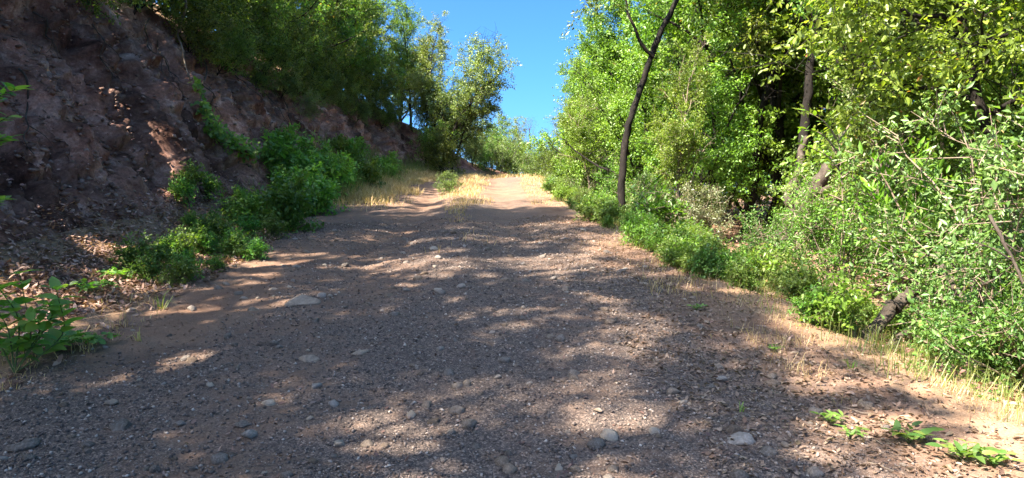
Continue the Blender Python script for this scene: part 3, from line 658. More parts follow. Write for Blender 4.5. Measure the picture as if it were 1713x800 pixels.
def frame(P, d, up, s=1.0):
    d = Vector(d).normalized(); x = d.cross(Vector(up)).normalized(); z = x.cross(d)
    m = Matrix((x, d, z)).transposed().to_4x4(); m.translation = P
    return m @ Matrix.Scale(s, 4)
def leafy(name, loc, label, cat, stems, meshes, mat, stem_mat='stem_green', seed=0, whorl=4, pitch=.3, up_bias=.9, r=.006, group=None, maxn=300, side=False):
    """stems: lists of points (relative); leaves stand along them"""
    rng = np.random.default_rng(seed); o = empty(name, loc, 0, 1, label, cat, group); sb = MB(); n = 0
    for st in stems:
        a = spline(st, 9); tube(sb, a, np.linspace(r, r * .4, 9), 5)
        L = np.linalg.norm(np.diff(a, axis=0), axis=1).sum(); k = max(2, int(L / pitch))
        for i in range(k + 1):
            t = .25 + .75 * i / k; q = min(int(t * 8), 7); p = a[q] + (a[q + 1] - a[q]) * (t * 8 - q); dd = norm(a[q + 1] - a[q])
            for w in range(whorl):
                if n >= maxn: break
                an = w * 2 * PI / whorl + i * 1.3 + rng.normal() * .3
                d = np.array([math.cos(an), math.sin(an), .15 + rng.normal() * .25]) + dd * .6
                M_ = frame(p, d, np.array([0, 0, 1]) + rng.normal(size=3) * .3, .7 + .5 * rng.random())
                link('leaf', meshes[int(rng.integers(len(meshes)))], o, M[mat], M_); n += 1
    sb.build('stem', M[stem_mat], o, True)
    return o
rg = np.random.default_rng(5)
# bright laurel on the right
y = 6.3; b = Vector((gx(1545, y), y, 0)); b.z = Hs(b.x, b.y)
top = at(1545, 250, y).z - b.z
lau = leaf_set(.10, .034, droop=.12)
stems = []
for i in range(20):
    a = rg.random() * 6.28; rr = .42 * rg.random() ** .5
    e = np.array([math.cos(a) * rr, math.sin(a) * rr, top * (.55 + .45 * rg.random())]); stems.append([(0, 0, 0), e * np.array([.6, .6, .5]) + rg.normal(size=3) * .04, e])
leafy('laurel_shrub', b, 'vivid green shrub with long glossy upright leaves, standing clear of its duller neighbours', 'shrub', stems, lau, 'laurel_leaf', 'bark_pale', 3, 4, .24)
bmesh_ = MB(); S_ = np.array([s[1] for s in stems]); D_ = np.array([s[2] - s[1] for s in stems]); leaves_on(bmesh_, rg, S_, norm(D_), np.linalg.norm(D_, axis=1), 55, .11, .3, 'ovate', .06, .3, 1.2)
lf_ = bmesh_.build('foliage', M['laurel_leaf'], [o for o in COL.objects if o.name.startswith('laurel_shrub')][0]); lf_['kind'] = 'stuff'
S_, D_, L_ = OVER_TW; dist = np.linalg.norm(S_ + np.array(OVER.location[:]) - np.array(EYE[:]), axis=1); ol = leaf_set(.075, .036, droop=.2)
for i in np.argsort(dist)[:70]:
    for k in range(4):
        link('leaf', ol[int(rg.integers(5))], OVER, M['olive_leaf'], frame(S_[i] + D_[i] * L_[i] * (.3 + .22 * k) + rg.normal(size=3) * .02, D_[i] + rg.normal(size=3) * .7, np.array([0, 0, 1]) + rg.normal(size=3) * .5, .7 + .5 * rg.random()))
# sapling with flat layered leaves
y = 7.0; b = Vector((gx(1413, y), y, 0)); b.z = Hs(b.x, b.y)
def rel(px, row, yy): return (at(px, row, yy) - b)[:]
o = leafy('sapling', b, 'thin bare-stemmed sapling holding flat tiers of yellow-green leaves', 'sapling',
      [[(0, 0, 0), rel(1412, 420, y), rel(1408, 300, y), rel(1402, 225, y)], [rel(1408, 290, y), rel(1385, 262, y - .1), rel(1352, 245, y - .2)], [rel(1404, 240, y), rel(1380, 205, y - .1), rel(1345, 185, y - .2)],
       [rel(1404, 235, y), rel(1425, 205, y), rel(1450, 190, y)], [rel(1406, 260, y), rel(1375, 225, y - .1), rel(1340, 215, y - .2)], [rel(1406, 300, y), rel(1440, 275, y), rel(1470, 272, y)], [rel(1409, 335, y), rel(1385, 325, y), rel(1365, 322, y)]],
      leaf_set(.10, .034, droop=.1), 'lime_leaf', 'bark_pale', 8, 2, .09, r=.011)
# lower left corner plants
y = 4.3; b = Vector((gx(12, y), y, 0)); b.z = Hs(b.x, b.y)
stems = [[(0, 0, 0), (.05 * k - .1, .03 * k, .22 + .06 * (k % 3)), (.09 * k - .2, -.06 + .05 * (k % 2), .36 + .1 * (k % 4))] for k in range(7)]
leafy('broad_leaved_plant', b, 'broad-leaved green plant in the lower left corner of the leaf litter', 'plant', stems, leaf_set(.12, .06, droop=.3), 'bramble_leaf', seed=11, whorl=3, pitch=.09)
def wp(px, row): return hit(px, row)
for i, (px, row, s, n, lab) in enumerate([(150, 492, 1.0, 5, 'small dark green plant on the brown leaf litter, lower of two beside the bramble'), (195, 468, .9, 5, 'small green plant on the litter, touching the bramble patch'), (95, 590, 1.1, 6, 'sprawling green creeper at the left edge of the gravel'),
                                          (40, 600, 1.0, 5, 'creeping green plant under the corner plant at the gravel edge'), (150, 583, .8, 4, 'short green creeper ending on the gravel beside its longer neighbour')]):
    b = wp(px, row); st = [[(0, 0, 0), (.1 * s * math.cos(a), .1 * s * math.sin(a), .10 * s), (.24 * s * math.cos(a), .2 * s * math.sin(a), .08 * s)] for a in np.arange(n) * 6.28 / n + i]
    leafy('low_plant', b, lab, 'plant', st, leaf_set(.075 * s, .045 * s, droop=.2), 'bramble_leaf', seed=20 + i, whorl=3, pitch=.07, r=.003)
# branch with bluish leaves entering at the left edge
y = 3.6; b = at(-60, 420, y); b.z = Hs(b.x, b.y)
st = [[(0, 0, 0), rel(-45, 330, y), rel(-25, 200, y)], [rel(-40, 250, y), rel(-10, 170, y), rel(25, 150, y)], [rel(-35, 280, y), rel(-12, 215, y), rel(14, 195, y)], [rel(-45, 330, y), rel(-20, 250, y), rel(12, 232, y)], [rel(-45, 380, y), rel(-20, 350, y), rel(0, 335, y)]]
leafy('edge_sapling', b, 'leafy green twigs reaching in at the left edge before the dark bank', 'sapling', st, leaf_set(.085, .03, droop=.15), 'bramble_leaf', 'bark_grey', 31, 3, .05, r=.006)
# seedlings among the leaves at lower right
for i, (px, row, s, n, lab) in enumerate([(1390, 712, .9, 5, 'pair of pale young leaves on a seedling among grey fallen leaves'), (1520, 745, 1.3, 6, 'dark green low plant in the shadow edge at lower right'), (1425, 735, .8, 4, 'tiny seedling right of the pale pair of leaves'), (1610, 775, 1.3, 6, 'green broad-leaved plant near the lower right corner'), (1660, 782, 1.1, 5, 'green plant closest to the lower right corner'),
                                          (1165, 520, .8, 5, 'small green weed at the gravel edge, halfway along the right verge'), (1295, 590, .7, 4, 'small green weed in the sunny strip of leaf litter')]):
    b = wp(px, row); st = [[(0, 0, 0), (.05 * s * math.cos(a), .05 * s * math.sin(a), .07 * s), (.12 * s * math.cos(a), .1 * s * math.sin(a), .09 * s)] for a in np.arange(n) * 6.28 / n + i]
    leafy('seedling', b, lab, 'plant', [[(a * .6, c * .6, e * .6) for a, c, e in z] for z in st], leaf_set(.052 * s, .022 * s, droop=.15), 'weed_leaf' if i in (1, 3) else 'lily', seed=40 + i, whorl=2, pitch=.1, r=.0025)

# ------------------------------------------------------------------ green belt at the foot of the bank
random.seed(4)
for i, (px, row, k, s, lab) in enumerate([
        (520, 335, 'bramble_b', 1.25, 'tallest bramble bush, with a leafy top standing up against the earth bank'), (570, 322, 'bramble_a', 1.25, 'broad bramble bush right of the tallest one'),
        (615, 312, 'bramble_a', 1.15, 'rightmost bramble bush where the dry grass begins'), (490, 345, 'bramble_a', 1.15, 'bramble bush left of the tallest one, under the bare bank'), (545, 300, 'bramble_b', 1.2, 'bramble bush behind the broad ones, against the bank'),
        (462, 292, 'bramble_a', .8, 'small bramble clump climbing onto the foot of the bank'), (650, 300, 'bramble_a', .9, 'far low bramble clump at the end of the green belt'), (590, 295, 'bramble_b', 1.0, 'bramble clump at the back of the belt, below the grey-brown bank'),
        (432, 380, 'bramble_a', .75, 'low green patch of bramble below the shaded bank foot'), (455, 400, 'weed_a', 1.0, 'low leafy weed clump at the gravel edge, below the brambles'), (395, 425, 'weed_b', 1.1, 'spreading weed clump along the gravel, lowest but one in the belt'), (330, 425, 'weed_a', 1.0, 'leafy weed clump on the litter in the middle of the belt'),
        (285, 440, 'weed_b', 1.1, 'low weed clump at the lower end of the green belt'), (360, 400, 'weed_a', 1.05, 'ferny weed clump on the litter above the gravel edge'), (430, 435, 'weed_b', .9, 'flat weed clump reaching out over the gravel'), (485, 385, 'weed_a', 1.1, 'weed clump between the brambles and the gravel'),
        (320, 385, 'weed_b', .9, 'thin weed clump highest on the litter slope')]):
    b = hit(px, row)
    s *= .8 if i == 0 else .45 if i in (3, 5, 8) else .54; plant('bramble_bush' if k.startswith('b') else 'weed_clump', k, b.x, b.y, lab, 'bush' if k.startswith('b') else 'weeds', 'weed_leaf' if i in (2, 7, 9, 13) else 'bramble_leaf', 'stem_green', s)
for i in range(64):
    y = 6.6 + 20 * random.random() ** 1.2; x = float(XL(y)) - random.uniform(-.15, 1.5 if y > 10 else .7); 
    kk, lf = random.choice(['weed_a', 'weed_b', 'bramble_a'] if y > 11 else ['weed_a', 'weed_b']), random.choice(['bramble_leaf', 'weed_leaf'])
    plant('weed_clump', kk, x, y, {'weed_a': 'upright ', 'weed_b': 'sprawling ', 'bramble_a': 'broad-leaved '}[kk] + ('deep green' if lf == 'bramble_leaf' else 'light green') + ' weed in the left belt, ' + ('under the far brambles' if y > 14 else 'beside the tallest bramble bush' if y > 10 else 'at the lower end by the leaf litter'), 'weeds', lf, 'stem_green', random.uniform(.4, .75) * (1 if y > 9 else .8), group='weeds in the green belt on the left')
# weeds of the right verge
for i in range(140):
    y = 4.6 + 19 * random.random() ** 1.5; x = float(XR(y)) + random.uniform(0, 1.25) + (.25 if y < 7 else 0)
    if 1420 < PW / 2 + x / y * FPX < 1560 and y < 5.9: continue
    kk, lf, s = random.choice(['weed_a', 'weed_b']), random.choice(['weed_leaf', 'weed_leaf', 'lime_leaf']), random.uniform(.3, .72)
    plant('weed_clump', kk, x, y, ('small ' if s < .5 else 'large ') + ('upright ' if kk == 'weed_a' else 'sprawling ') + ('yellow-green' if lf == 'lime_leaf' else 'pale green') + ' weed in the right fringe, ' + ('far up by the crest' if y > 15 else 'just past the leaning trunk' if y > 10 else 'below the forked tree' if y > 7 else 'nearest the camera by the leaning log'), 'weeds', lf, 'stem_green', s, group='weeds in the fringe along the right verge')
# creeping vine on the bank
def surf(px, row):
    """nearest bank surface point seen at a pixel"""
    d = np.array(ray(px, row)[:]); d /= np.linalg.norm(d); V = bankv.reshape(-1, 3) - np.array(EYE[:]); t = V @ d
    q = np.linalg.norm(V - t[:, None] * d, axis=1) / np.maximum(t, 1); q[t < 1] = 9
    c = np.where(q < max(.006, q.min() * 1.05))[0]; return bankv.reshape(-1, 3)[c[np.argmin(t[c])]]
vp = np.array([surf(*q) for q in [(318, 150), (325, 175), (335, 192), (352, 213), (372, 232), (395, 245), (425, 262)]]) + np.array([.05, -.05, .04])
vv = spline(vp, 60); o = empty('creeping_vine', vv[0], 0, 1, 'green creeper trailing down the bare bank towards the brambles', 'vine'); mb = MB(); tube(mb, vv - vv[0], .012, 4); mb.build('stem', M['bark_grey'], o)
r_ = np.random.default_rng(9); mb = MB(); ix = np.sort(r_.integers(0, 60, 700)); w = .04 + .09 * ix / 60
leaf_geo(mb, vv[ix] - vv[0] + r_.normal(size=(700, 3)) * w[:, None] + [.05, -.05, .03], rdir(r_, 700), rdir(r_, 700) * .6 + [.5, -.4, .7], .09 + .05 * r_.random(700), .06 + .03 * r_.random(700), r_.random(700), 'ovate'); mb.build('leaves', M['bramble_leaf'], o)
vp = [surf(*q) for q in [(300, 62), (301, 80), (303, 105), (306, 130), (312, 150)]]; vp = np.array(vp) + np.array([.12, -.12, .06])
vp = np.concatenate([[vp[0] + np.array([.15, 0, 1.0])], [vp[0] + np.array([.25, -.1, .5])], vp]); vv = spline(vp, 40)
mb = MB(); tube(mb, vv - vv[0], np.linspace(.028, .012, 40), 6, .3, r_); o = mb.build('hanging_root', M['bark_pale'], smooth=True); o.location = vv[0]; tag(o, 'pale crooked root hanging down the dark bank from the trees', 'root')

r_ = np.random.default_rng(19)
for i, (px, row) in enumerate([(60, 20), (150, 40), (235, 30), (340, 90), (395, 110), (430, 130), (470, 150), (20, 120), (255, 75)]):
    a = surf(px, row); n = 9; w = [np.array(surf(px + (30 + 14 * (i % 3)) * t + 8 * math.sin(5 * t + i), row + (70 + 25 * (i % 4)) * t)) + np.array([.05, -.05, .03 + .03 * math.sin(9 * t + i)]) for t in np.linspace(0, 1, n)]
    c = spline(np.array(w) - w[0], 26); mb = MB(); tube(mb, c, np.linspace(.016, .005, 26), 5, .3, r_)
    for k in (8, 15): mb2 = spline([c[k], c[k] + np.array([.1, -.05 + .2 * (i % 2), -.12]), c[k] + np.array([.16, -.1 + .35 * (i % 2), -.3])], 7); tube(mb, mb2, np.linspace(.008, .003, 7), 4)
    o = mb.build('bank_root', M['bark_grey'], smooth=True); o.location = w[0]; tag(o, 'thin bare root exposed on the face of the cut bank', 'root', 'roots exposed on the bank')
# dead wood on the right
def stick(name, pts, r0, r1, label, cat, mat='bark_pale', seed=1, side=0, group=None):
    P = [at(*q) for q in pts]; b = P[0]; rng = np.random.default_rng(seed); a = spline([(p - b)[:] for p in P], 16); a[1:-1] += rng.normal(size=(14, 3)) * r0 * .25
    mb = MB(); tube(mb, a, np.linspace(r0, r1, 16), 8, .3, rng, cap=True); o = mb.build(name, M[mat], smooth=False); o.location = b; tag(o, label, cat, group)
    for i in range(side):
        k = int(3 + 11 * rng.random()); d = norm(norm(a[k + 1] - a[k]) * .6 + rdir(rng, 1)[0]); L = (.2 + .5 * rng.random()) * min(1.2, 12 * r0 + .35)
        t = MB(); tube(t, spline([a[k], a[k] + d * L * .5 + rng.normal(size=3) * .03, a[k] + d * L + rng.normal(size=3) * .06], 6), np.linspace(r1 * .8, .003, 6), 5); t.build('twig', M[mat], o)
    return o
stick('fallen_log', [(1448, 578, 5.5), (1470, 545, 5.6), (1500, 510, 5.75), (1535, 485, 5.9)], .062, .05, 'weathered grey log leaning out of the shrubs onto the verge', 'log', 'bark_grey', 2)
stick('fallen_log', [(1470, 590, 5.35), (1500, 570, 5.45), (1530, 548, 5.6)], .035, .025, 'short pale piece of wood lying beside the leaning log', 'log', 'bark_grey', 3)
stick('dead_branch', [(1570, 440, 5.6), (1610, 500, 5.2), (1660, 560, 4.9), (1713, 625, 4.6)], .03, .02, 'long bare brown branch slanting down to the right edge', 'branch', 'bark_grey', 4, 5)
stick('dead_branch', [(1655, 360, 4.6), (1690, 425, 4.5), (1713, 475, 4.4)], .012, .009, 'bare brown branch at the right edge, above the slanting one', 'branch', 'bark_grey', 5, 2)
stick('dead_branch', [(1525, 668, 4.4), (1550, 640, 4.5), (1578, 590, 4.6)], .008, .005, 'thin dark twig standing in the sunny litter', 'twig', 'bark_dark', 6, 3)
stick('dead_branch', [(1405, 470, 7.4), (1440, 380, 7.6), (1490, 270, 7.7), (1530, 180, 7.8)], .018, .006, 'tangled pale dead branches behind the thin sapling', 'branch', 'bark_pale', 7, 22)
stick('dead_branch', [(1500, 470, 7.6), (1490, 350, 7.7), (1470, 260, 7.8), (1455, 190, 7.8)], .016, .006, 'second upright tangle of dead branches, left of the bright laurel', 'branch', 'bark_pale', 8, 22)
stick('dead_branch', [(1400, 495, 7.2), (1445, 480, 7.0), (1500, 470, 6.9)], .014, .008, 'low dead branch lying across the thicket above the log', 'branch', 'bark_pale', 9, 6)
stick('dead_branch', [(1300, 425, 9.5), (1325, 400, 9.4), (1340, 382, 9.4)], .02, .012, 'short pale stick below the forked tree', 'branch', 'bark_pale', 10, 2)
stick('dead_branch', [(1150, 330, 15.5), (1200, 312, 15.5), (1250, 318, 15.5)], .03, .02, 'reddish fallen branch on the shaded forest floor behind the leaning trunk', 'branch', 'bark_grey', 11, 5)

# ------------------------------------------------------------------ stones
def rock_mesh(seed, cuts=10, sub=3, flat=.55):
    bm = bmesh.new(); bmesh.ops.create_icosphere(bm, subdivisions=sub, radius=1); v = np.array([x.co[:] for x in bm.verts]); f = np.array([[w.index for w in q.verts] for q in bm.faces]); bm.free()
    rng = np.random.default_rng(seed)
    v *= 1 + .5 * fbm(v[:, 0] * 1.1 + seed, v[:, 1] * 1.1, v[:, 2] * 1.1, oct=2, seed=seed + 5)[:, None]
    for n in rdir(rng, cuts):
        d = .52 + .38 * rng.random(); e = v @ n - d; m = e > 0; v[m] -= e[m, None] * n
    v *= 1 + .30 * fbm(v[:, 0] * 3.0 + seed, v[:, 1] * 2.6, v[:, 2] * 2.6, seed=seed)[:, None]
    v *= np.array([1, .75 + .3 * rng.random(), flat * (.8 + .5 * rng.random())])
    mb = MB(); mb.add(v, f, rng.random()); return mb
big = [(510, 506, 36, .5, 'stone', 'largest flat grey stone, half sunk in the left side of the track'), (515, 602, 30, .42, 'stone', 'flat tan stone lying in the sun on the near left track'), (203, 717, 27, .62, 'grey_stone', 'angular grey stone tilted on the gravel at lower left'),
       (725, 708, 15, .75, 'stone', 'tan angular stone with a dark end at the bottom middle'), (424, 520, 15, .6, 'stone', 'rounded tan stone in the sun left of the largest flat stone'), (602, 590, 20, .35, 'stone', 'low flat tan stone at right of the sunny tan one'),
       (738, 586, 10, .8, 'grey_stone', 'dark upright stone on the gravel in the middle'), (850, 469, 13, .5, 'stone', 'reddish stone alone on the shaded track ahead'), (1034, 575, 12, .5, 'stone', 'pale oblong stone on the right half of the track'), (922, 564, 13, .35, 'stone', 'flat pale stone in a sun patch right of the middle'),
       (700, 580, 9, .5, 'stone', 'small pale stone left of the dark upright one'), (958, 770, 11, .6, 'grey_stone', 'pale round stone at the bottom right of the middle'), (935, 786, 12, .6, 'stone', 'tan stone beside the pale round one at the bottom'), (290, 772, 10, .8, 'stone', 'small brown upright stone at the bottom left'),
       (258, 790, 13, .7, 'grey_stone', 'dark grey stone at the bottom left, next to the brown upright one'), (40, 750, 34, .22, 'grey_stone', 'pale flat slab flush with the gravel in the lower left corner'), (405, 714, 18, .3, 'grey_stone', 'flat grey stone right of the angular tilted stone'), (320, 605, 16, .35, 'stone', 'pinkish flat stone on the shaded left gravel'),
       (1235, 735, 34, .22, 'grey_stone', 'broad pale slab showing through the fallen leaves at lower right'), (1285, 757, 24, .22, 'grey_stone', 'smaller pale slab right of the broad one among fallen leaves'), (1078, 476, 12, .5, 'stone', 'reddish stone at the right gravel edge under dry stalks'), (455, 485, 10, .5, 'stone', 'small flat tan stone above the rounded one'), (804, 660, 8, .6, 'stone', 'brown stone in the gravel below the middle'), (880, 470, 9, .5, 'grey_stone', 'grey stone next to the reddish one ahead')]
for i, (px, row, w, fl, mt, lab) in enumerate(big):
    b = hit(px, row); s = .88 * w * b.y / FPX
    o = rock_mesh(100 + i, flat=max(fl, .42)).build('rock', M[mt]); o.scale = (s, s, s); o.rotation_euler = (random.uniform(-.12, .12), random.uniform(-.15, .15), random.uniform(-.5, .5)); o.location = b + Vector((0, 0, -s * .06)); tag(o, lab, 'stone')
random.seed(12)
sm = [rock_mesh(200 + i, 9, 2, .6).mesh('stone') for i in range(8)]
for m_ in sm: m_.materials.append(M['stone'])
n = 0
while n < 290:
    y = 2.9 + 9 * random.random() ** 1.6; x = random.uniform(float(XL(y)) - .1, float(XR(y)) - .3)
    if abs(x / y) > .8: continue
    s = random.choice([.014, .017, .02, .024, .03, .038, .046]) * (1 + y * .04)
    o = link('stone', random.choice(sm)); o.scale = (s, s, s); o.rotation_euler = (random.uniform(-.4, .4), random.uniform(-.4, .4), random.random() * 6.28); o.location = (x, y, Hs(x, y) + s * .15)
    if random.random() < .55: o.material_slots[0].link = 'OBJECT'; o.material_slots[0].material = M['grey_stone']
    tag(o, 'small loose stone lying on the gravel of the dirt track', 'stone', 'small stones strewn over the track'); n += 1

# ------------------------------------------------------------------ gravel, clods, litter, grass
rng = np.random.default_rng(77)
def spread(n, y0, y1, pw, xa, xb):
    y = y0 + (y1 - y0) * rng.random(n) ** pw; u = rng.random(n); x = xa(y) * (1 - u) + xb(y) * u; return x, y
OCT = np.array([[1, 0, 0], [0, 1, 0], [-1, 0, 0], [0, -1, 0], [0, 0, 1], [0, 0, -1]], float)
OCF = np.array([[0, 1, 4], [1, 2, 4], [2, 3, 4], [3, 0, 4], [1, 0, 5], [2, 1, 5], [3, 2, 5], [0, 3, 5]])
def grains(mb, P, s, tint):
    n = len(P); v = OCT[None] * (1 + .45 * (rng.random((n, 6, 1)) - .5)) * np.stack([s * (.8 + .5 * rng.random(n)), s * (.6 + .4 * rng.random(n)), s * (.4 + .35 * rng.random(n))], -1)[:, None]
    a, b = rng.random(n) * 6.28, rng.normal(size=n) * .5
    c, q = np.cos(a)[:, None], np.sin(a)[:, None]; x, y = v[..., 0] * c - v[..., 1] * q, v[..., 0] * q + v[..., 1] * c; z = v[..., 2]
    cb, sb = np.cos(b)[:, None], np.sin(b)[:, None]; x, z = x * cb - z * sb, x * sb + z * cb
    mb.add((np.stack([x, y, z], -1) + P[:, None]).reshape(-1, 3), (np.arange(n)[:, None, None] * 6 + OCF[None]).reshape(-1, 3), np.repeat(tint, 6))
x, y = spread(85000, 2.5, 13, 1.9, XL, lambda y: XR(y) - .2)
k = (np.abs(x / y) < .8) & (rng.random(len(x)) < np.clip(-.2 + 1.5 * track_gravel(x, y), 0, 1)); x, y = x[k], y[k]
s = (.003 + .010 * rng.random(len(x)) ** 4) * (1 + .06 * y)
mb = MB(); grains(mb, np.stack([x, y, H(x, y) + s * .25], -1), s, rng.random(len(x)) ** 1.1)
tag(mb.build('gravel', M['gravel']), 'loose dark grey gravel covering the dirt track', 'gravel', kind='stuff')
x, y = spread(16000, 2.5, 14, 1.7, XL, lambda y: XR(y) + .6); k = (np.abs(x / y) < .8) & (track_gravel(x, y) < .45); x, y = x[k], y[k]
s = (.003 + .008 * rng.random(len(x)) ** 3) * (1 + .06 * y)
mb = MB(); grains(mb, np.stack([x, y, H(x, y) + s * .2], -1), s, rng.random(len(x)))
tag(mb.build('dirt_crumbs', M['crumb']), 'crumbs of reddish dirt and small stones on the bare parts of the track', 'dirt', kind='stuff')
# clods on the bank
bv = bankv[(YR > 4) & (YR < 40)]; q = bv.reshape(-1, 3)[rng.integers(0, bv.shape[0] * bv.shape[1], 30000)] + rng.normal(size=(30000, 3)) * .03
s = .006 + .06 * rng.random(30000) ** 5
mb = MB(); grains(mb, q, s, .25 + .75 * rng.random(30000) ** 1.2); tag(mb.build('earth_clods', M['clod']), 'crumbling earth clods and stones on the face of the bank', 'earth', kind='stuff')
# fallen leaves
def litter(name, mat, x, y, size, label, lift=.006, pts=None, nrm=(0, 0, 1)):
    n = len(x) if pts is None else len(pts); P = np.stack([x, y, H(x, y) + lift * (.3 + 1.4 * rng.random(n))], -1) if pts is None else pts
    d = rdir(rng, n) * np.array([1, 1, .35]); nn = np.array(nrm) + rng.normal(size=(n, 3)) * .35; s = size * (.6 + .8 * rng.random(n))
    mb = MB(); leaf_geo(mb, P, d, nn, s, s * (.35 + .2 * rng.random(n)), rng.random(n), 'ovate', .35, rng.normal(size=(n, 1)) * .25)
    return tag(mb.build(name, M[mat]), label, 'fallen leaves', kind='stuff')
x, y = spread(44000, 1.0, 13, 1.5, lambda y: TOE(y) - .15, lambda y: XL(y) + .25); w = fbm(x * .9, y * .9, seed=5) + .45 * (TOE(y) + 1.3 - x > 0) + .35; k = rng.random(len(x)) < np.clip(w, .05, 1)
litter('leaf_litter', 'litter', x[k], y[k], .055, 'brown dead leaves heaped at the foot of the left bank', .02)
q = bv[:, :].reshape(-1, 3); q = q[rng.integers(0, len(q), 3800)]; k = rng.random(len(q)) < np.clip(1.1 - (q[:, 2] - base(q[:, 1])) * .27, .1, 1); q = q[k] + np.array([.05, 0, .05])
litter('leaf_litter', 'litter', None, None, .05, 'scattered dead leaves caught on the face of the bank', pts=q, nrm=(.7, -.1, .6))
x, y = spread(36000, 1.6, 14, 1.6, lambda y: XR(y) - 1.5, lambda y: XR(y) + 1.3); e = (x - XR(y)); k = rng.random(len(x)) < np.clip(.95 - np.abs(e + .5) * .7 + .9 * fbm(x * 1.1, y * 1.1, seed=15), .03, 1)
litter('leaf_litter', 'litter_grey', x[k], y[k], .031, 'tan and grey dead leaves covering the right verge', .01)
x, y = spread(3600, 2.7, 14, 1.5, XL, lambda y: XR(y) - 1.2)
litter('leaf_litter', 'litter_grey', x, y, .028, 'dead leaves scattered thinly over the gravel', .006)
x, y = spread(16000, 4, 26, 1.2, lambda y: XR(y) + .6, lambda y: XR(y) + 9)
litter('leaf_litter', 'litter', x, y, .07, 'brown leaf litter on the shaded floor of the wood', .02)
fl = [leaf_mesh('fallen_leaf', .035 + .0035 * i, .015 + .0018 * i, fold=.5, droop=.25 * (-1) ** i, seed=i) for i in range(7)]
random.seed(31); n = 0
for m_ in fl: m_.materials.append(M['litter_grey'])
while n < 290:
    right = n < 210; y = 2.9 + 3.4 * random.random() ** 1.3 if right else 4.2 + 3.5 * random.random()
    x = float(XR(y)) + random.gauss(-.45, .5) if right else float(XL(y)) - random.uniform(0, 1.2)
    if abs(x / y) > .79: continue
    o = link('fallen_leaf', random.choice(fl)); o.location = (x, y, Hs(x, y) + (.016 if right else .028)); o.rotation_euler = (random.gauss(0, .25), random.gauss(0, .25), random.random() * 6.28)
    if not right: o.material_slots[0].link = 'OBJECT'; o.material_slots[0].material = M['litter']
    tag(o, 'curled grey-tan dead leaf lying loose on the right verge' if right else 'brown dead leaf lying loose at the foot of the left bank', 'fallen leaf', 'loose dead leaves on the right verge' if right else 'loose dead leaves below the left bank'); n += 1

random.seed(8)
for i in range(46):
    y = 3.0 + 6 * random.random() ** 1.4; right = i % 3; x = float(XR(y)) + random.gauss(-.5, .6) if right else float(XL(y)) - random.uniform(-.3, 1.2)
    if abs(x / y) > .78: continue
    a = random.random() * 6.28; L = random.uniform(.06, .2); c = np.array([[x + L * (t - .5) * math.cos(a) + random.gauss(0, .006), y + L * (t - .5) * math.sin(a) + random.gauss(0, .006), 0] for t in (0, .3, .6, 1)]); c[:, 2] = H(c[:, 0], c[:, 1]) + .014
    mb = MB(); tube(mb, spline(c - c[0], 8), np.linspace(.0045, .002, 8), 5); o = mb.build('fallen_twig', M[['bark_grey', 'bark_pale'][i % 2]], smooth=True); o.location = c[0]
    tag(o, 'short dry twig lying among the dead leaves ' + ('of the right verge' if right else 'at the foot of the left bank'), 'twig', 'dry twigs on the ground')

def blades(mb, x, y, h, w, lean=.8, tint=None, zoff=0):
    n = len(x); z = H(x, y) - .01 + zoff; a = rng.random(n) * 6.28; d = np.stack([np.cos(a), np.sin(a), np.zeros(n)], -1); s = np.stack([-np.sin(a + .6), np.cos(a + .6), np.zeros(n)], -1) * w[:, None]
    P = np.stack([x, y, z], -1); ln = (1.3 * lean * rng.random(n) ** .7)[:, None]; up = np.array([0, 0, 1.]); h = h[:, None]
    m = P + up * h * .55 + d * h * ln * .35; e = P + up * h * (1 - .6 * ln) + d * h * ln
    v = np.stack([P - s, P + s, m + s * .7, m - s * .7, e], 1); b = np.arange(n)[:, None] * 5; t = np.repeat(rng.random(n) if tint is None else tint, 5)
    mb.add(v.reshape(-1, 3), b + [[0, 1, 2, 3]], t); mb.add(v.reshape(-1, 3), b + [[3, 2, 4]], t)
mb = MB()
def add_blades(x, y, w, h0, h1, wd):
    k = rng.random(len(x)) < w; x, y = x[k], y[k]; blades(mb, x, y, h0 + (h1 - h0) * rng.random(len(x)) ** 1.5, wd * (.6 + .8 * rng.random(len(x))))
# left shoulder near the crest, the strip between the ruts, the right edge
x, y = spread(46000, 14.5, 36, 1, lambda y: XL(y) - .9, lambda y: RUTL(y) - .35); add_blades(x, y, np.clip(sstep(14.5, 20, y) * (1.1 * sstep(2.0, .6, x - XL(y)) + 1.1 * fbm(x, y, seed=3) + .35 * sstep(25, 31, y)), 0, 1), .08, .36, .006)
x, y = spread(20000, 9, 36, .9, lambda y: (RUTL(y) + RUTR(y)) / 2 - .75, lambda y: (RUTL(y) + RUTR(y)) / 2 + .8); add_blades(x, y, np.clip(sstep(10, 20, y) * 1.0 - .2 - 1.1 * np.abs(x - (RUTL(y) + RUTR(y)) / 2) + 1.8 * fbm(x * 1.5, y * 1.1, seed=4), 0, 1), .03, .24, .005)
x, y = spread(15000, 4.5, 36, 1.1, lambda y: XR(y) - .75, lambda y: XR(y) + .5); add_blades(x, y, np.clip(-.3 + .8 * sstep(13, 20, y) + 1.6 * fbm(x * 1.6, y * 1.6, seed=6), 0, 1), .04, .2, .003)
x, y = spread(9000, 33, 43, 1, lambda y: XL(y) - .5, lambda y: XR(y) + 2.5); add_blades(x, y, .8, .1, .4, .009)
tag(mb.build('dry_grass', M['straw']), 'dry straw-coloured grass on the shoulders and the strip between the ruts', 'grass', kind='stuff')
mb = MB()
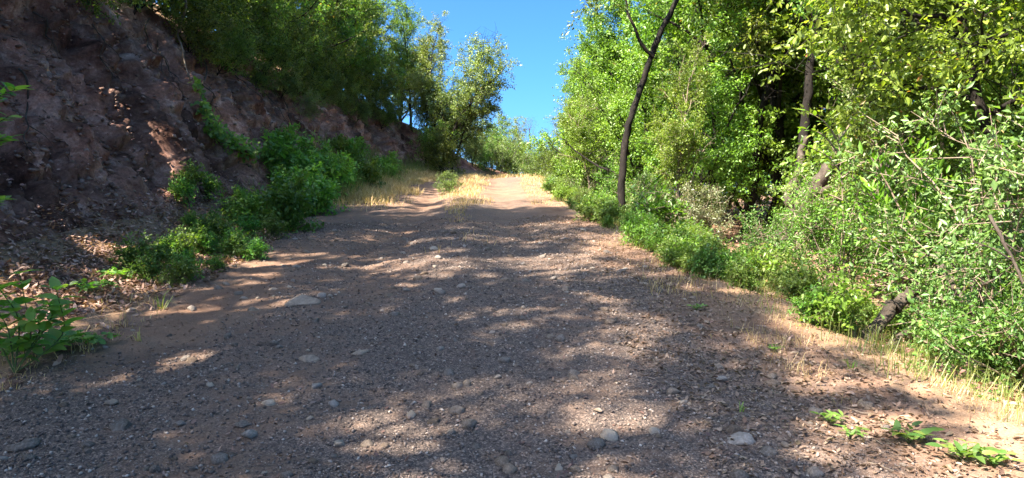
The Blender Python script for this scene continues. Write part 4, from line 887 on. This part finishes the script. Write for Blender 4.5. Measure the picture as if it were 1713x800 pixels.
x, y = spread(4000, 3.6, 12, 1.4, lambda y: XL(y) - .4, lambda y: XL(y) + .3); add_blades(x, y, np.clip(.15 + .9 * fbm(x * 1.6, y * 1.6, seed=44), 0, 1), .03, .2, .0025)
x, y = spread(16000, 3.4, 14, 1.3, lambda y: XR(y) - .5, lambda y: XR(y) + .8); add_blades(x, y, np.clip(-.05 + 1.8 * fbm(x * 2.2, y * 2.2, seed=45), 0, 1), .03, .17, .0015)
tag(mb.build('dry_grass', M['straw']), 'thin dry stalks at the edges of the gravel', 'grass', kind='stuff')
mb = MB()
x, y = spread(12000, 17, 35, 1, lambda y: XL(y) - 1.6, lambda y: XL(y) + .3); add_blades(x, y, np.clip(.5 + .8 * fbm(x, y, seed=7), 0, 1), .2, .75, .007)
x, y = spread(30000, 3.6, 30, 1.3, lambda y: XR(y) + .05, lambda y: XR(y) + 1.7); add_blades(x, y, np.clip((.28 + .2 * sstep(5, 9, y)) + 1.2 * fbm(x * 1.4, y * 1.4, seed=8), 0, 1), .05, .32, .0028)
x, y = spread(4000, 10, 20, 1.1, lambda y: XL(y) - 1.3, lambda y: XL(y) + .25); add_blades(x, y, np.clip(1.5 * fbm(x * 1.3, y * 1.3, seed=71), 0, 1), .15, .5, .0035)
tag(mb.build('green_grass', M['grass']), 'green grass growing along both edges of the track', 'grass', kind='stuff')
# single tufts
for i, (px, row, h, mt, lab) in enumerate([(270, 518, .26, 'lily', 'pale green sedge tuft standing in the sun at the left gravel edge'), (232, 570, .14, 'straw', 'small dry tuft left of the gravel, below the sedge'), (1238, 690, .10, 'lily', 'tiny pair of pale green shoots among leaves at lower right'), (1425, 620, .13, 'weed_leaf', 'small green tuft in the sunny litter strip')]):
    b = hit(px, row); mb = MB(); k = [11, 12, 5, 12][i]; blades(mb, np.full(k, b.x) + rng.normal(size=k) * .015, np.full(k, b.y) + rng.normal(size=k) * .015, h * (.5 + .6 * rng.random(k)), np.full(k, .0045), .9)
    tag(mb.build('grass_tuft', M[mt]), lab, 'grass tuft')
